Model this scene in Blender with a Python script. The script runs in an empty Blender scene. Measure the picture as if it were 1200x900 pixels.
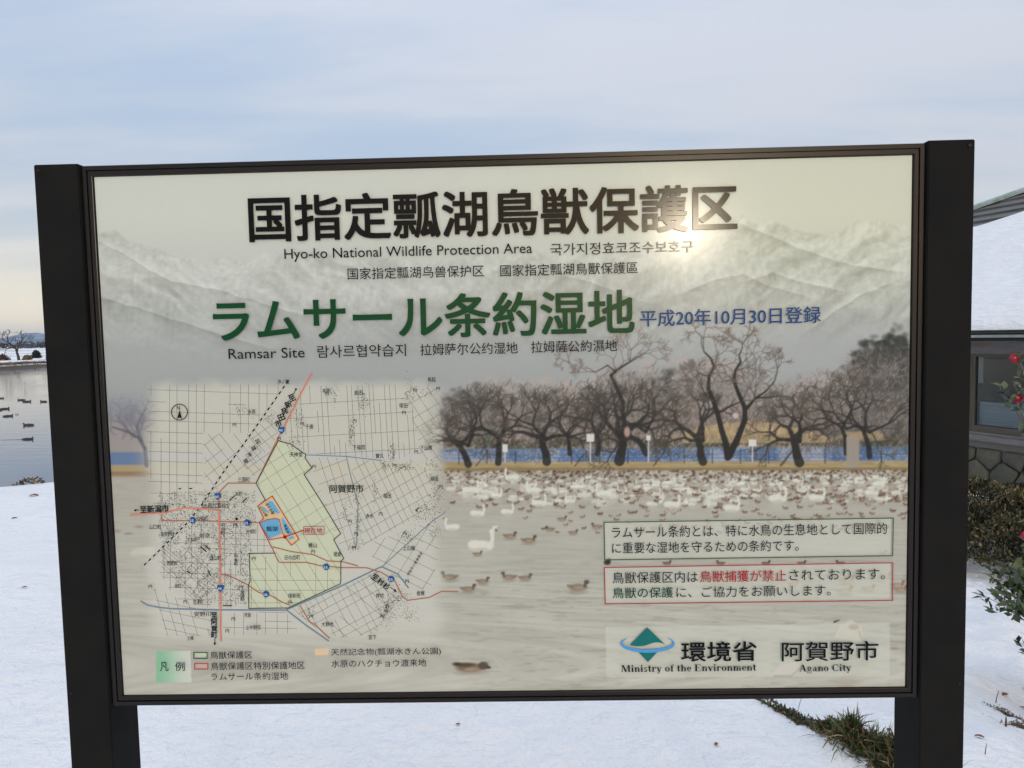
import bpy, bmesh, math, random
import numpy as np
from mathutils import Vector, Matrix
R = math.radians
SC = bpy.context.scene
COL = SC.collection
random.seed(7); RNG = np.random.RandomState(7)

# ------------------------------------------------------------------ camera
CAMP = Vector((0.0512, -1.4703, 1.55))
cam_d = bpy.data.cameras.new("camera"); cam = bpy.data.objects.new("camera", cam_d); COL.objects.link(cam)
cr = Vector((0.99954151, 0.02117107, -0.02164595)); cu = Vector((0.02020392, 0.066105, 0.9976081)); cf = Vector((-0.02255134, 0.99758805, -0.06564695))
cam.matrix_world = Matrix(((cr.x, cu.x, -cf.x, CAMP.x), (cr.y, cu.y, -cf.y, CAMP.y), (cr.z, cu.z, -cf.z, CAMP.z), (0, 0, 0, 1)))
cam_d.sensor_width = 36.0; cam_d.lens = 36.0 * 867.0 / 1200.0
cam_d.clip_start = 0.02; cam_d.clip_end = 30000
SC.camera = cam

# ------------------------------------------------------------------ light
SUN = Vector((0.2059, -0.9702, 0.1280)).normalized()
SUN_EL = math.asin(SUN.z); SUN_AZ = math.atan2(SUN.x, SUN.y)
SC.view_settings.view_transform = 'Standard'; SC.view_settings.look = 'None'
SC.view_settings.gamma = 1.0; SC.view_settings.use_curve_mapping = False
SC.view_settings.exposure = 0.60
sl = bpy.data.lights.new("sun", 'SUN'); sl.energy = 0.38; sl.angle = R(3.0); sl.color = (1.0, 0.86, 0.64)
so = bpy.data.objects.new("sun", sl); COL.objects.link(so)
so.rotation_euler = SUN.to_track_quat('Z', 'Y').to_euler()

def world():
    w = bpy.data.worlds.new("World"); SC.world = w; w.use_nodes = True
    nt = w.node_tree; N = nt.nodes; L = nt.links; N.clear()
    def nd(t, **k):
        n = N.new(t)
        for a, b in k.items(): setattr(n, a, b)
        return n
    def mth(op, a, b=None, clamp=False):
        n = nd('ShaderNodeMath', operation=op, use_clamp=clamp)
        for i, v in enumerate((a, b)):
            if v is None: continue
            if isinstance(v, (int, float)): n.inputs[i].default_value = v
            else: L.new(v, n.inputs[i])
        return n.outputs[0]
    def mixc(f, a, b):
        n = nd('ShaderNodeMix', data_type='RGBA')
        for s, v in ((n.inputs[0], f), (n.inputs[6], a), (n.inputs[7], b)):
            if isinstance(v, (int, float)): s.default_value = v
            elif isinstance(v, tuple): s.default_value = v + (1,)
            else: L.new(v, s)
        return n.outputs[2]
    out = nd('ShaderNodeOutputWorld'); bg = nd('ShaderNodeBackground'); bg.inputs[1].default_value = 0.1
    L.new(bg.outputs[0], out.inputs[0])
    sky = nd('ShaderNodeTexSky', sky_type='NISHITA'); sky.sun_disc = False
    sky.sun_elevation = SUN_EL; sky.sun_rotation = SUN_AZ; sky.air_density = 1.2; sky.dust_density = 2.0
    tc = nd('ShaderNodeTexCoord'); sp = nd('ShaderNodeSeparateXYZ'); L.new(tc.outputs['Generated'], sp.inputs[0])
    z = mth('MAXIMUM', sp.outputs[2], 0.0)
    zz = mth('ADD', z, 0.10)
    px = mth('DIVIDE', sp.outputs[0], zz); py = mth('DIVIDE', sp.outputs[1], zz)
    cb = nd('ShaderNodeCombineXYZ'); L.new(px, cb.inputs[0]); L.new(py, cb.inputs[1])
    n1 = nd('ShaderNodeTexNoise'); n1.inputs['Scale'].default_value = 0.55; n1.inputs['Detail'].default_value = 7; n1.inputs['Roughness'].default_value = 0.55
    mp = nd('ShaderNodeMapping'); mp.inputs['Scale'].default_value = (0.7, 1.9, 1); mp.inputs['Rotation'].default_value = (0, 0, R(14)); mp.inputs['Location'].default_value = (3.1, 1.7, 0)
    L.new(cb.outputs[0], mp.inputs[0]); L.new(mp.outputs[0], n1.inputs['Vector'])
    cr_ = nd('ShaderNodeMapRange'); cr_.interpolation_type = 'SMOOTHSTEP'; L.new(n1.outputs[0], cr_.inputs[0])
    cr_.inputs[1].default_value = 0.36; cr_.inputs[2].default_value = 0.62
    # cloud deck: lavender grey with thinner bluer lanes
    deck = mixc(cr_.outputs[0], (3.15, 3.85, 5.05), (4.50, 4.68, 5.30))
    br = mth('ADD', mth('MULTIPLY', mth('MULTIPLY', z, z), 1.0), 1.0)     # overcast deck brightened towards the zenith, gain added to light the snow
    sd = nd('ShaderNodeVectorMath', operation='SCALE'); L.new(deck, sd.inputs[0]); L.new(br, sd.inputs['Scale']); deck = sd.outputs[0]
    # pale to cream near the horizon
    ra = nd('ShaderNodeValToRGB'); L.new(sp.outputs[2], ra.inputs[0])
    e = ra.color_ramp.elements; e[0].position = 0.0; e[0].color = (1, 1, 1, 1); e[1].position = 0.17; e[1].color = (0, 0, 0, 1)
    m = ra.color_ramp.elements.new(0.03); m.color = (.95, .95, .95, 1)
    m = ra.color_ramp.elements.new(0.09); m.color = (.35, .35, .35, 1)
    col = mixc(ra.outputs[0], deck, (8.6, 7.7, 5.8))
    # warm glow of the low sun shining through thin cloud
    dt = nd('ShaderNodeVectorMath', operation='DOT_PRODUCT'); L.new(tc.outputs['Generated'], dt.inputs[0]); dt.inputs[1].default_value = tuple(SUN)
    d = mth('MAXIMUM', dt.outputs['Value'], 0.0)
    g1 = mth('POWER', d, 22.0); g2 = mth('POWER', d, 260.0)
    gl = nd('ShaderNodeMix', data_type='RGBA', blend_type='ADD'); gl.inputs[0].default_value = 1.0
    sc1 = nd('ShaderNodeVectorMath', operation='SCALE'); sc1.inputs[0].default_value = (17.0, 11.5, 6.0); L.new(g1, sc1.inputs['Scale'])
    sc2 = nd('ShaderNodeVectorMath', operation='SCALE'); sc2.inputs[0].default_value = (11.0, 7.0, 3.0); L.new(g2, sc2.inputs['Scale'])
    ad = nd('ShaderNodeVectorMath', operation='ADD'); L.new(sc1.outputs[0], ad.inputs[0]); L.new(sc2.outputs[0], ad.inputs[1])
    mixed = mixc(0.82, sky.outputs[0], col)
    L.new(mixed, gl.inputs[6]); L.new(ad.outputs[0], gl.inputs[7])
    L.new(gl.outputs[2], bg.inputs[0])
world()

# ------------------------------------------------------------------ helpers
def tag(o, label=None, cat=None, group=None, kind=None):
    for k, v in (('label', label), ('category', cat), ('group', group), ('kind', kind)):
        if v: o[k] = v
    return o
def empty(name, loc=(0, 0, 0), rz=0.0, **k):
    o = bpy.data.objects.new(name, None); COL.objects.link(o); o.location = loc; o.rotation_euler = (0, 0, rz)
    o.empty_display_size = 0.1
    return tag(o, **k)
def obj(name, me, mat=None, parent=None, **k):
    o = bpy.data.objects.new(name, me); COL.objects.link(o)
    if mat is not None:
        for m in (mat if isinstance(mat, (list, tuple)) else [mat]): me.materials.append(m)
    if parent is not None: o.parent = parent
    return tag(o, **k)
def mesh(name, v, f, smooth=False):
    me = bpy.data.meshes.new(name); me.from_pydata([tuple(p) for p in v], [], f); me.validate()
    if smooth: me.polygons.foreach_set('use_smooth', [True] * len(me.polygons))
    return me
def quadmesh(name, V, F, smooth=False, cols=None):
    """fast path: V (n,3), F (m,k) arrays"""
    me = bpy.data.meshes.new(name); V = np.ascontiguousarray(V, np.float32); F = np.ascontiguousarray(F, np.int32)
    m, k = F.shape
    me.vertices.add(len(V)); me.vertices.foreach_set('co', V.ravel())
    me.loops.add(m * k); me.loops.foreach_set('vertex_index', F.ravel())
    me.polygons.add(m); me.polygons.foreach_set('loop_start', np.arange(0, m * k, k, dtype=np.int32))
    me.polygons.foreach_set('loop_total', np.full(m, k, np.int32))
    if smooth: me.polygons.foreach_set('use_smooth', np.ones(m, bool))
    if cols is not None:
        a = me.color_attributes.new('Col', 'FLOAT_COLOR', 'POINT')
        c = np.ones((len(V), 4), np.float32); c[:, :3] = cols; a.data.foreach_set('color', c.ravel())
    me.update(calc_edges=True)
    return me
class MB:
    def __init__(s): s.v = []; s.f = []
    def add(s, v, f):
        n = len(s.v); s.v += [tuple(p) for p in v]; s.f += [tuple(i + n for i in q) for q in f]
    def box(s, x0, x1, y0, y1, z0, z1):
        s.add([(x0, y0, z0), (x1, y0, z0), (x1, y1, z0), (x0, y1, z0), (x0, y0, z1), (x1, y0, z1), (x1, y1, z1), (x0, y1, z1)],
              [(0, 3, 2, 1), (4, 5, 6, 7), (0, 1, 5, 4), (1, 2, 6, 5), (2, 3, 7, 6), (3, 0, 4, 7)])
    def tube(s, pts, rad, n=6):
        pts = [Vector(p) for p in pts]; rings = []
        if isinstance(rad, (int, float)): rad = [rad] * len(pts)
        for i, p in enumerate(pts):
            t = (pts[min(i + 1, len(pts) - 1)] - pts[max(i - 1, 0)]).normalized()
            a = t.orthogonal().normalized(); b = t.cross(a)
            if i and (a.dot(la)) < 0: a = -a; b = -b
            la = a
            rings.append([p + (a * math.cos(2 * math.pi * k / n) + b * math.sin(2 * math.pi * k / n)) * rad[i] for k in range(n)])
        v = [q for r_ in rings for q in r_]; f = []
        for i in range(len(rings) - 1):
            for k in range(n): f.append((i * n + k, i * n + (k + 1) % n, (i + 1) * n + (k + 1) % n, (i + 1) * n + k))
        f.append(tuple(range(n))[::-1]); f.append(tuple((len(rings) - 1) * n + k for k in range(n)))
        s.add(v, f)
    def build(s, name, mat, parent=None, smooth=False, bevel=0.0, **k):
        me = mesh(name, s.v, s.f, smooth)
        if bevel:
            b = bmesh.new(); b.from_mesh(me)
            bmesh.ops.bevel(b, geom=b.edges[:], offset=bevel, segments=2, affect='EDGES', profile=0.6)
            b.to_mesh(me); b.free()
        return obj(name, me, mat, parent, **k)
_T = np.random.RandomState(3).rand(256, 256)
def vn(x, y, s=0):
    x = np.asarray(x, float) + s * 17.37; y = np.asarray(y, float) + s * 9.13
    xi = np.floor(x).astype(int); yi = np.floor(y).astype(int); fx = x - xi; fy = y - yi
    fx = fx * fx * (3 - 2 * fx); fy = fy * fy * (3 - 2 * fy)
    a = _T[yi & 255, xi & 255]; b = _T[yi & 255, (xi + 1) & 255]; c = _T[(yi + 1) & 255, xi & 255]; d = _T[(yi + 1) & 255, (xi + 1) & 255]
    return (a + (b - a) * fx) * (1 - fy) + (c + (d - c) * fx) * fy
def fbm(x, y, o=4, s=0, g=0.5):
    t = 0; a = 1; w = 0
    for i in range(o): t = t + a * vn(np.asarray(x) * 2 ** i, np.asarray(y) * 2 ** i, s + i * 5); w += a; a *= g
    return t / w
def ss(a, b, x):
    t = np.clip((np.asarray(x, float) - a) / (b - a), 0, 1); return t * t * (3 - 2 * t)
def s2l(c):
    c = np.clip(np.asarray(c, float) / 255.0, 0, None); return np.where(c <= 0.04045, c / 12.92, ((c + 0.055) / 1.055) ** 2.4)

class Mat:
    """small node-material builder"""
    def __init__(s, name, rough=0.6, spec=0.5, metal=0.0):
        m = bpy.data.materials.new(name); m.use_nodes = True; s.m = m; s.nt = m.node_tree; s.N = s.nt.nodes; s.L = s.nt.links
        s.b = s.N['Principled BSDF']; s.b.inputs['Roughness'].default_value = rough
        s.b.inputs['Specular IOR Level'].default_value = spec; s.b.inputs['Metallic'].default_value = metal
        s.tc = s.N.new('ShaderNodeTexCoord')
    def noise(s, scale, detail=4, rough=0.55, vec=None, stretch=None, coord='Object'):
        n = s.N.new('ShaderNodeTexNoise'); n.inputs['Scale'].default_value = scale; n.inputs['Detail'].default_value = detail; n.inputs['Roughness'].default_value = rough
        if vec is None:
            vec = s.tc.outputs[coord]
        if stretch:
            mp = s.N.new('ShaderNodeMapping'); mp.inputs['Scale'].default_value = stretch; s.L.new(vec, mp.inputs[0]); vec = mp.outputs[0]
        s.L.new(vec, n.inputs['Vector']); return n.outputs[0]
    def ramp(s, fac, stops):
        r = s.N.new('ShaderNodeValToRGB'); s.L.new(fac, r.inputs[0]); e = r.color_ramp.elements
        while len(e) > 1: e.remove(e[-1])
        e[0].position = stops[0][0]; e[0].color = tuple(stops[0][1]) + (1,)
        for p, c in stops[1:]: q = e.new(p); q.color = tuple(c) + (1,)
        return r.outputs[0]
    def mix(s, f, a, b):
        n = s.N.new('ShaderNodeMix'); n.data_type = 'RGBA'
        for k, v in ((n.inputs[0], f), (n.inputs[6], a), (n.inputs[7], b)):
            if isinstance(v, (int, float)): k.default_value = v
            elif isinstance(v, tuple): k.default_value = v + (1,)
            else: s.L.new(v, k)
        return n.outputs[2]
    def attr(s, name, out='Color'):
        a = s.N.new('ShaderNodeAttribute'); a.attribute_name = name; return a.outputs[out]
    def rnd(s):
        return s.N.new('ShaderNodeObjectInfo').outputs['Random']
    def color(s, c):
        if isinstance(c, tuple): s.b.inputs['Base Color'].default_value = c + (1,)
        else: s.L.new(c, s.b.inputs['Base Color'])
        return s
    def rough(s, fac, lo, hi):
        n = s.N.new('ShaderNodeMapRange'); s.L.new(fac, n.inputs[0]); n.inputs[3].default_value = lo; n.inputs[4].default_value = hi
        s.L.new(n.outputs[0], s.b.inputs['Roughness']); return s
    def bump(s, fac, strength=0.3, dist=0.01):
        n = s.N.new('ShaderNodeBump'); n.inputs['Strength'].default_value = strength; n.inputs['Distance'].default_value = dist
        s.L.new(fac, n.inputs['Height']); s.L.new(n.outputs[0], s.b.inputs['Normal']); return s
# ------------------------------------------------------------------ terrain
WATER = -1.5
def terrain(x, y):
    """height, bare-earth amount"""
    x = np.asarray(x, float); y = np.asarray(y, float)
    d = (x - 0.945) * 0.895 + (y - 1.581) * 0.446
    d = d + 0.05 * (vn(x * 3, y * 3, 2) - .5)
    h = -0.14 * ss(0.0, 0.22, d) - 0.81 * ss(0.15, 3.6, d)
    near = 1 - ss(8, 30, np.hypot(x, y))
    h = h + near * (0.06 * (fbm(x * .8, y * .8, 3, 1) - .5) + 0.045 * (fbm(x * 3 + y, y * 2.4, 3, 4) - .5))
    s_ = (x - 0.945) * 0.446 - (y - 1.581) * 0.895
    lump = (0.034 + 0.070 * ss(.20, .45, s_)) * np.exp(-((d - .13 + .035 * ss(.2, .55, s_)) / .085) ** 2) * ss(-.06, .04, s_) * (1 - ss(.9, 1.4, s_))
    h = h + lump * (.6 + .8 * vn(x * 22, y * 22, 6))
    rr = ss(0.3, 1.2, d) * near                       # wind and melt ridges on the lower slope
    h = h + rr * (0.18 * (fbm(x * 1.1 + y * .9, (y - x) * 3.2, 3, 6) - .5) + 0.05 * (fbm(x * 5, y * 5, 2, 9) - .5))
    s1 = (y - 6.85 - 0.4 * (x + 5.4)) / 1.077 + 0.35 * (vn(x * .6, y * .6, 8) - .5) + .1 * (vn(x * 3, y * 3, 5) - .5)
    s2 = 1.0 - x + 1.6 * (vn(x * .1, y * .15, 11) - .5) + .5 * (vn(x * .5, y * .6, 13) - .5) + ss(24, 60, y) * 8
    s3 = (x + 70.0) + 2.5 * (vn(x * .1, y * .12, 3) - .5) + 0.02 * (y - 100)
    s4 = 300 - y
    s = np.minimum(np.minimum(s1, s2), np.minimum(s3, s4))
    far = ss(-30, -64, x) + ss(120, 280, y); far = np.clip(far, 0, 1)
    fl = -1.02 + 0.25 * (fbm(x * .06, y * .06, 3, 2) - .5) + 0.10 * (fbm(x * .5, y * .5, 2, 3) - .5)
    h = h * (1 - far) + fl * far
    dep = -2.6
    h = h + (dep - h) * ss(-0.10, 2.0, s)
    bare = ss(-.9, .1, s) * far * (0.5 + 0.5 * ss(.3, .6, vn(x * .4, y * .4, 7)))
    # strips of dry reed and dyke edges on the far fields
    bare = np.maximum(bare, far * ss(.60, .68, fbm(x * .05, y * .16, 3, 12)) * .8)
    bare = np.maximum(bare, ss(0.02 - .05 * ss(.2, .55, s_), .08 - .05 * ss(.2, .55, s_), d) * (1 - ss(.16, .30, d)) * near * ss(.2, .5, vn(x * 4, y * 4, 1) + .2) * ss(-.35, -.02, s_) * (1 - ss(1.2, 1.7, s_)))
    bare = np.maximum(bare, np.exp(-(((x - 2.68) / .11) ** 2 + ((y - 2.53) / .06) ** 2) ** 2) + np.exp(-(((x - 2.52) / .10) ** 2 + ((y - 2.18) / .055) ** 2) ** 2))
    return h, np.clip(bare, 0, 1)
#END_TERRAIN
def axis(lo, hi, n, s, c):
    a = math.asinh((lo - c) / s); b = math.asinh((hi - c) / s)
    return np.sinh(np.linspace(a, b, n)) * s + c
gx = axis(-7000, 7000, 640, 1.6, 0.8); gy = axis(-3000, 9000, 640, 1.8, 2.6)
GX, GY = np.meshgrid(gx, gy)
H, BARE = terrain(GX, GY)
n_, m_ = GX.shape
idx = np.arange(n_ * m_).reshape(n_, m_)
F = np.stack([idx[:-1, :-1], idx[:-1, 1:], idx[1:, 1:], idx[1:, :-1]], -1).reshape(-1, 4)
me = quadmesh('snow_ground', np.stack([GX, GY, H], -1).reshape(-1, 3), F, True, np.repeat(BARE.reshape(-1, 1), 3, 1))
M = Mat('snow', 0.55, 0.3)
dirt = M.ramp(M.noise(30, 6, .7), [(0.3, (.035, .028, .018)), (0.55, (.10, .075, .04)), (0.75, (.22, .16, .085))])
snowc = M.ramp(M.noise(1.3, 5, .6), [(0.3, (.93, .91, .885)), (0.7, (.97, .955, .93))])
fl = M.noise(140, 2, .6)
snowc2 = M.mix(M.ramp(fl, [(0.72, (0, 0, 0)), (0.80, (.22, .22, .22))]), snowc, (.45, .42, .36))
M.color(M.mix(M.ramp(M.attr('Col'), [(.35, (0, 0, 0)), (.55, (1, 1, 1))]), snowc2, dirt))
hh = M.N.new('ShaderNodeMath'); hh.operation = 'ADD'
a_ = M.N.new('ShaderNodeMath'); a_.operation = 'MULTIPLY'; a_.inputs[1].default_value = .16; M.L.new(M.noise(60, 4, .65), a_.inputs[0])
M.L.new(a_.outputs[0], hh.inputs[0]); M.L.new(M.noise(9, 5, .6), hh.inputs[1])
rp = M.N.new('ShaderNodeMath'); rp.operation = 'MULTIPLY_ADD'; rp.inputs[1].default_value = .5; M.L.new(M.noise(7, 4, .6, stretch=(.5, 1.6, 1)), rp.inputs[0]); M.L.new(hh.outputs[0], rp.inputs[2])
M.bump(rp.outputs[0], .95, .05)
M.b.inputs['Subsurface Weight'].default_value = 0.0
SNOW = M.m
obj('snow_ground', me, SNOW, kind='structure')
# pond water
wx = axis(-75, 3, 60, 8, -14); wy = axis(3, 310, 60, 10, 20)
WX, WY = np.meshgrid(wx, wy); idx = np.arange(3600).reshape(60, 60)
F = np.stack([idx[:-1, :-1], idx[:-1, 1:], idx[1:, 1:], idx[1:, :-1]], -1).reshape(-1, 4)
me = quadmesh('pond_water', np.stack([WX, WY, WX * 0 + WATER], -1).reshape(-1, 3), F, True)
M = Mat('pond_water', 0.06, 0.5); M.color((.06, .10, .17)); M.b.inputs['IOR'].default_value = 1.33
w1 = M.noise(1.6, 4, .6, stretch=(.55, 1.4, 1)); w2 = M.noise(.12, 3, .5)
mm = M.N.new('ShaderNodeMath'); mm.operation = 'MULTIPLY'; M.L.new(w1, mm.inputs[0]); M.L.new(M.ramp(w2, [(.4, (.25, .25, .25)), (.6, (1, 1, 1))]), mm.inputs[1])
M.bump(mm.outputs[0], .22, .06)
obj('pond_water', me, M.m, kind='structure')

def ground_z(x, y): return float(terrain(x, y)[0])

# hills across the plain
def hills():
    az = np.linspace(R(-75), R(75), 500); V = []; 
    prof = 62 * (fbm(az * 9 + 3, az * 0, 5, 3, .55) - .28) + 0 * az
    pk = 74 * np.exp(-((az - R(-34.2)) / R(1.6)) ** 2) + 40 * np.exp(-((az - R(-37.5)) / R(1.3)) ** 2)
    top = np.clip(prof, 8, None) * (0.55 + 0.45 * ss(R(-20), R(10), az)) + pk + 22
    rows = []
    for t in np.linspace(0, 1, 26):
        rr = 5600 + 1500 * t
        z = top * ss(0, 1, t) * (1 + .25 * (fbm(az * 60, az * 0 + t * 5, 4, 8) - .5)) - 2 * (t == 0)
        rows.append(np.stack([np.sin(az) * rr, np.cos(az) * rr, z], -1))
    for t in np.linspace(0.1, 1, 4):
        rr = 7100 + 1200 * t
        rows.append(np.stack([np.sin(az) * rr, np.cos(az) * rr, top * (1 - t)], -1))
    V = np.concatenate(rows); n = len(rows); idx = np.arange(n * 500).reshape(n, 500)
    F = np.stack([idx[:-1, :-1], idx[:-1, 1:], idx[1:, 1:], idx[1:, :-1]], -1).reshape(-1, 4)
    M = Mat('hill_forest_snow_hazed', .9, .1)
    M.color(M.ramp(M.noise(.008, 8, .7), [(.35, (.045, .06, .075)), (.5, (.12, .16, .20)), (.62, (.42, .48, .55))]))  # forest and snow tones, with blue distance haze mixed into the colour
    obj('hills', quadmesh('hills', V, F, True), M.m, kind='structure')
hills()
def air():
    b = MB(); b.box(-8600, 8600, -3100, 9200, -4, 190)
    o = b.build('haze', None, None, kind='stuff')
    m = bpy.data.materials.new('haze_air'); m.use_nodes = True; nt = m.node_tree; nt.nodes.remove(nt.nodes['Principled BSDF'])
    v = nt.nodes.new('ShaderNodeVolumePrincipled'); v.inputs['Color'].default_value = (.62, .76, 1.0, 1); v.inputs['Density'].default_value = 9e-5
    v.inputs['Anisotropy'].default_value = 0.1
    nt.links.new(v.outputs[0], nt.nodes['Material Output'].inputs['Volume']); o.data.materials.append(m)
air()
# ------------------------------------------------------------------ the information sign
# print sheet is 1.6 m x 1.056 m in the plane y = 0; its artwork is laid out on a 1200-unit wide drawing sheet
PW, PZ0, PZ1 = 0.8, 0.824, 1.880
SRC = [(110, 207), (1068.5, 182), (1061, 804.5), (146, 814)]
DST = [(-PW, PZ1), (PW, PZ1), (PW, PZ0), (-PW, PZ0)]
A_ = []
for (x, y), (X, Z) in zip(SRC, DST):
    A_.append([x, y, 1, 0, 0, 0, -X * x, -X * y]); A_.append([0, 0, 0, x, y, 1, -Z * x, -Z * y])
HM = np.append(np.linalg.solve(np.array(A_), np.array(DST).ravel()), 1).reshape(3, 3); HI = np.linalg.inv(HM)
def P(x, y):
    v = HM @ np.array([x, y, 1.0]); return v[0] / v[2], v[1] / v[2]

CS = 2.0; CX0, CY0, CW, CH = 100, 172, 975, 650
cw, ch = int(CW * CS), int(CH * CS)
PX, PY = np.meshgrid(CX0 + (np.arange(cw) + .5) / CS, CY0 + (np.arange(ch) + .5) / CS)
def interp(v, pts): p = np.array(pts, float); return np.interp(v, p[:, 0], p[:, 1])
CAN = np.stack([interp(PY, [(180, a), (250, b), (300, c), (350, d), (400, e), (445, f), (545, g), (600, h), (700, i), (815, j)])
    for a, b, c, d, e, f, g, h, i, j in ((206, 208, 200, 190, 172, 164, 172, 178, 183, 190), (207, 209, 202, 192, 174, 166, 167, 174, 181, 187), (193, 194, 190, 182, 168, 161, 155, 160, 166, 172))], -1)
CAN += (np.array([2., 2., -7.]) * ss(400, 1000, PX)[..., None] * (1 - ss(250, 420, PY))[..., None])
def blend(mask, col):
    global CAN
    CAN = CAN * (1 - mask[..., None]) + np.asarray(col, float) * mask[..., None]
def shade(amount):
    global CAN
    CAN = CAN + amount[..., None]
def paint_mountains():
    ry = interp(PX, [(110, 272), (135, 268), (150, 281), (175, 288), (200, 295), (235, 303), (262, 300), (290, 306), (310, 296), (340, 290), (400, 300), (520, 305), (560, 296), (600, 299), (650, 288), (700, 292), (750, 284), (800, 268), (840, 262), (870, 252), (885, 262), (905, 258), (935, 270), (960, 274), (985, 268), (1005, 259), (1030, 258), (1062, 264), (1075, 268)])
    ry = ry + 5 * (fbm(PX / 9, PX * 0, 3, 4) - .5)
    d = PY - ry; m = ss(-1, 3, d)
    wx = PX + 30 * (fbm(PX / 60, PY / 60, 3, 1) - .5); wy = PY + 30 * (fbm(PX / 60, PY / 60, 3, 2) - .5)
    left = 1 - ss(480, 620, PX)
    # ridges running down to the right on the left, and down to the left on the right
    a = R(28); u1 = wx * math.cos(a) + wy * math.sin(a); v1 = -wx * math.sin(a) + wy * math.cos(a)
    b = R(-35); u2 = wx * math.cos(b) + wy * math.sin(b); v2 = -wx * math.sin(b) + wy * math.cos(b)
    r1 = 1 - np.abs(2 * fbm(u1 / 90, v1 / 22, 4, 3, .55) - 1) * 2.2; r2 = 1 - np.abs(2 * fbm(u2 / 85, v2 / 20, 4, 6, .55) - 1) * 2.2
    rd = r1 * left + r2 * (1 - left)
    fine = fbm(wx / 6, wy / 4.5, 4, 9, .65) - .5
    gul = 1 - np.abs(2 * fbm(wx / 7, wy / 26, 3, 12) - 1) * 2
    amp = m * (1 - ss(350, 432, PY + 26 * (fbm(PX / 50, PY / 50, 2, 5) - .5))) 
    shade(amp * (18 * rd - 13 + 30 * fine + 7 * (gul - .4)))
    for pts, side in (([(108, 276), (150, 300), (200, 330), (250, 338), (300, 352), (380, 376)], 1), ([(112, 345), (160, 360), (220, 380), (300, 404), (340, 410)], 1),
                      ([(860, 258), (900, 276), (950, 296), (1000, 312), (1064, 318)], 1), ([(870, 330), (905, 320), (940, 330), (1000, 345)], 1),
                      ([(940, 392), (970, 370), (1010, 345), (1062, 322)], -1), ([(800, 345), (830, 330), (870, 322), (900, 335), (960, 352)], 1), ([(640, 320), (690, 330), (760, 356)], 1)):
        yr = interp(PX, pts) + 5 * (fbm(PX / 14, PX * 0, 3, int(pts[0][0])) - .5); x0, x1 = pts[0][0], pts[-1][0]
        dd = PY - yr; win = ss(x0 - 8, x0 + 20, PX) * (1 - ss(x1 - 30, x1 + 5, PX))
        shade(win * (-19 * np.exp(-np.clip(dd, 0, None) / 10) * (dd > 0) + 11 * np.exp(-np.clip(-dd, 0, None) / 7) * (dd <= 0)) * (1 - ss(385, 430, PY)))
    blend(np.exp(-((PY - 414) / 30) ** 2) * .5 * ss(820, 960, PX) * (1 - ss(1000, 1060, PX)), (171, 173, 169))
paint_mountains()
def paint_water():
    m = ss(546, 552, PY); sc = 1 + ss(560, 800, PY) * 1.8
    n = fbm(PX / (26 * sc), PY / (2.0 * sc) + .02 * PX, 4, 21, .6) - .5
    n2 = fbm(PX / 80, PY / 14, 3, 25) - .5
    shade(m * (34 * n * (.5 + .6 * ss(560, 700, PY)) + 9 * n2))
    dk = ss(.60, .72, fbm(PX / 17, PY / 2.4, 3, 31)) * ss(600, 700, PY) * ss(500, 560, PX)
    shade(-13 * dk)
paint_water()
def stroke(pts, w0, w1, col, al=1.0):
    pts = np.array(pts, float); n = len(pts) - 1
    for i in range(n):
        (xa, ya), (xb, yb) = pts[i], pts[i + 1]; wa = w0 + (w1 - w0) * i / n; wb = w0 + (w1 - w0) * (i + 1) / n
        pad = max(wa, wb) / 2 + 1
        i0 = max(int((min(xa, xb) - pad - CX0) * CS), 0); i1 = min(int((max(xa, xb) + pad - CX0) * CS) + 1, cw)
        j0 = max(int((min(ya, yb) - pad - CY0) * CS), 0); j1 = min(int((max(ya, yb) + pad - CY0) * CS) + 1, ch)
        if i1 <= i0 or j1 <= j0: continue
        X = PX[j0:j1, i0:i1]; Y = PY[j0:j1, i0:i1]; dx, dy = xb - xa, yb - ya; L2 = dx * dx + dy * dy + 1e-9
        t = np.clip(((X - xa) * dx + (Y - ya) * dy) / L2, 0, 1); d = np.hypot(X - xa - t * dx, Y - ya - t * dy)
        m = np.clip((wa + (wb - wa) * t) / 2 - d + .35, 0, .7) / .7 * al
        c = CAN[j0:j1, i0:i1]; c += m[..., None] * (np.asarray(col, float) - c)
def blob(x, y, rx, ry, col, al=1.0, soft=.35, ang=0.0):
    pad = max(rx, ry) * 1.3 + 1
    i0 = max(int((x - pad - CX0) * CS), 0); i1 = min(int((x + pad - CX0) * CS) + 1, cw); j0 = max(int((y - pad - CY0) * CS), 0); j1 = min(int((y + pad - CY0) * CS) + 1, ch)
    if i1 <= i0 or j1 <= j0: return
    X = PX[j0:j1, i0:i1] - x; Y = PY[j0:j1, i0:i1] - y; c_, s_ = math.cos(ang), math.sin(ang)
    d = np.hypot((X * c_ + Y * s_) / rx, (-X * s_ + Y * c_) / ry); m = (1 - ss(1 - soft, 1 + soft, d)) * al
    c = CAN[j0:j1, i0:i1]; c += m[..., None] * (np.asarray(col, float) - c)
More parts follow.
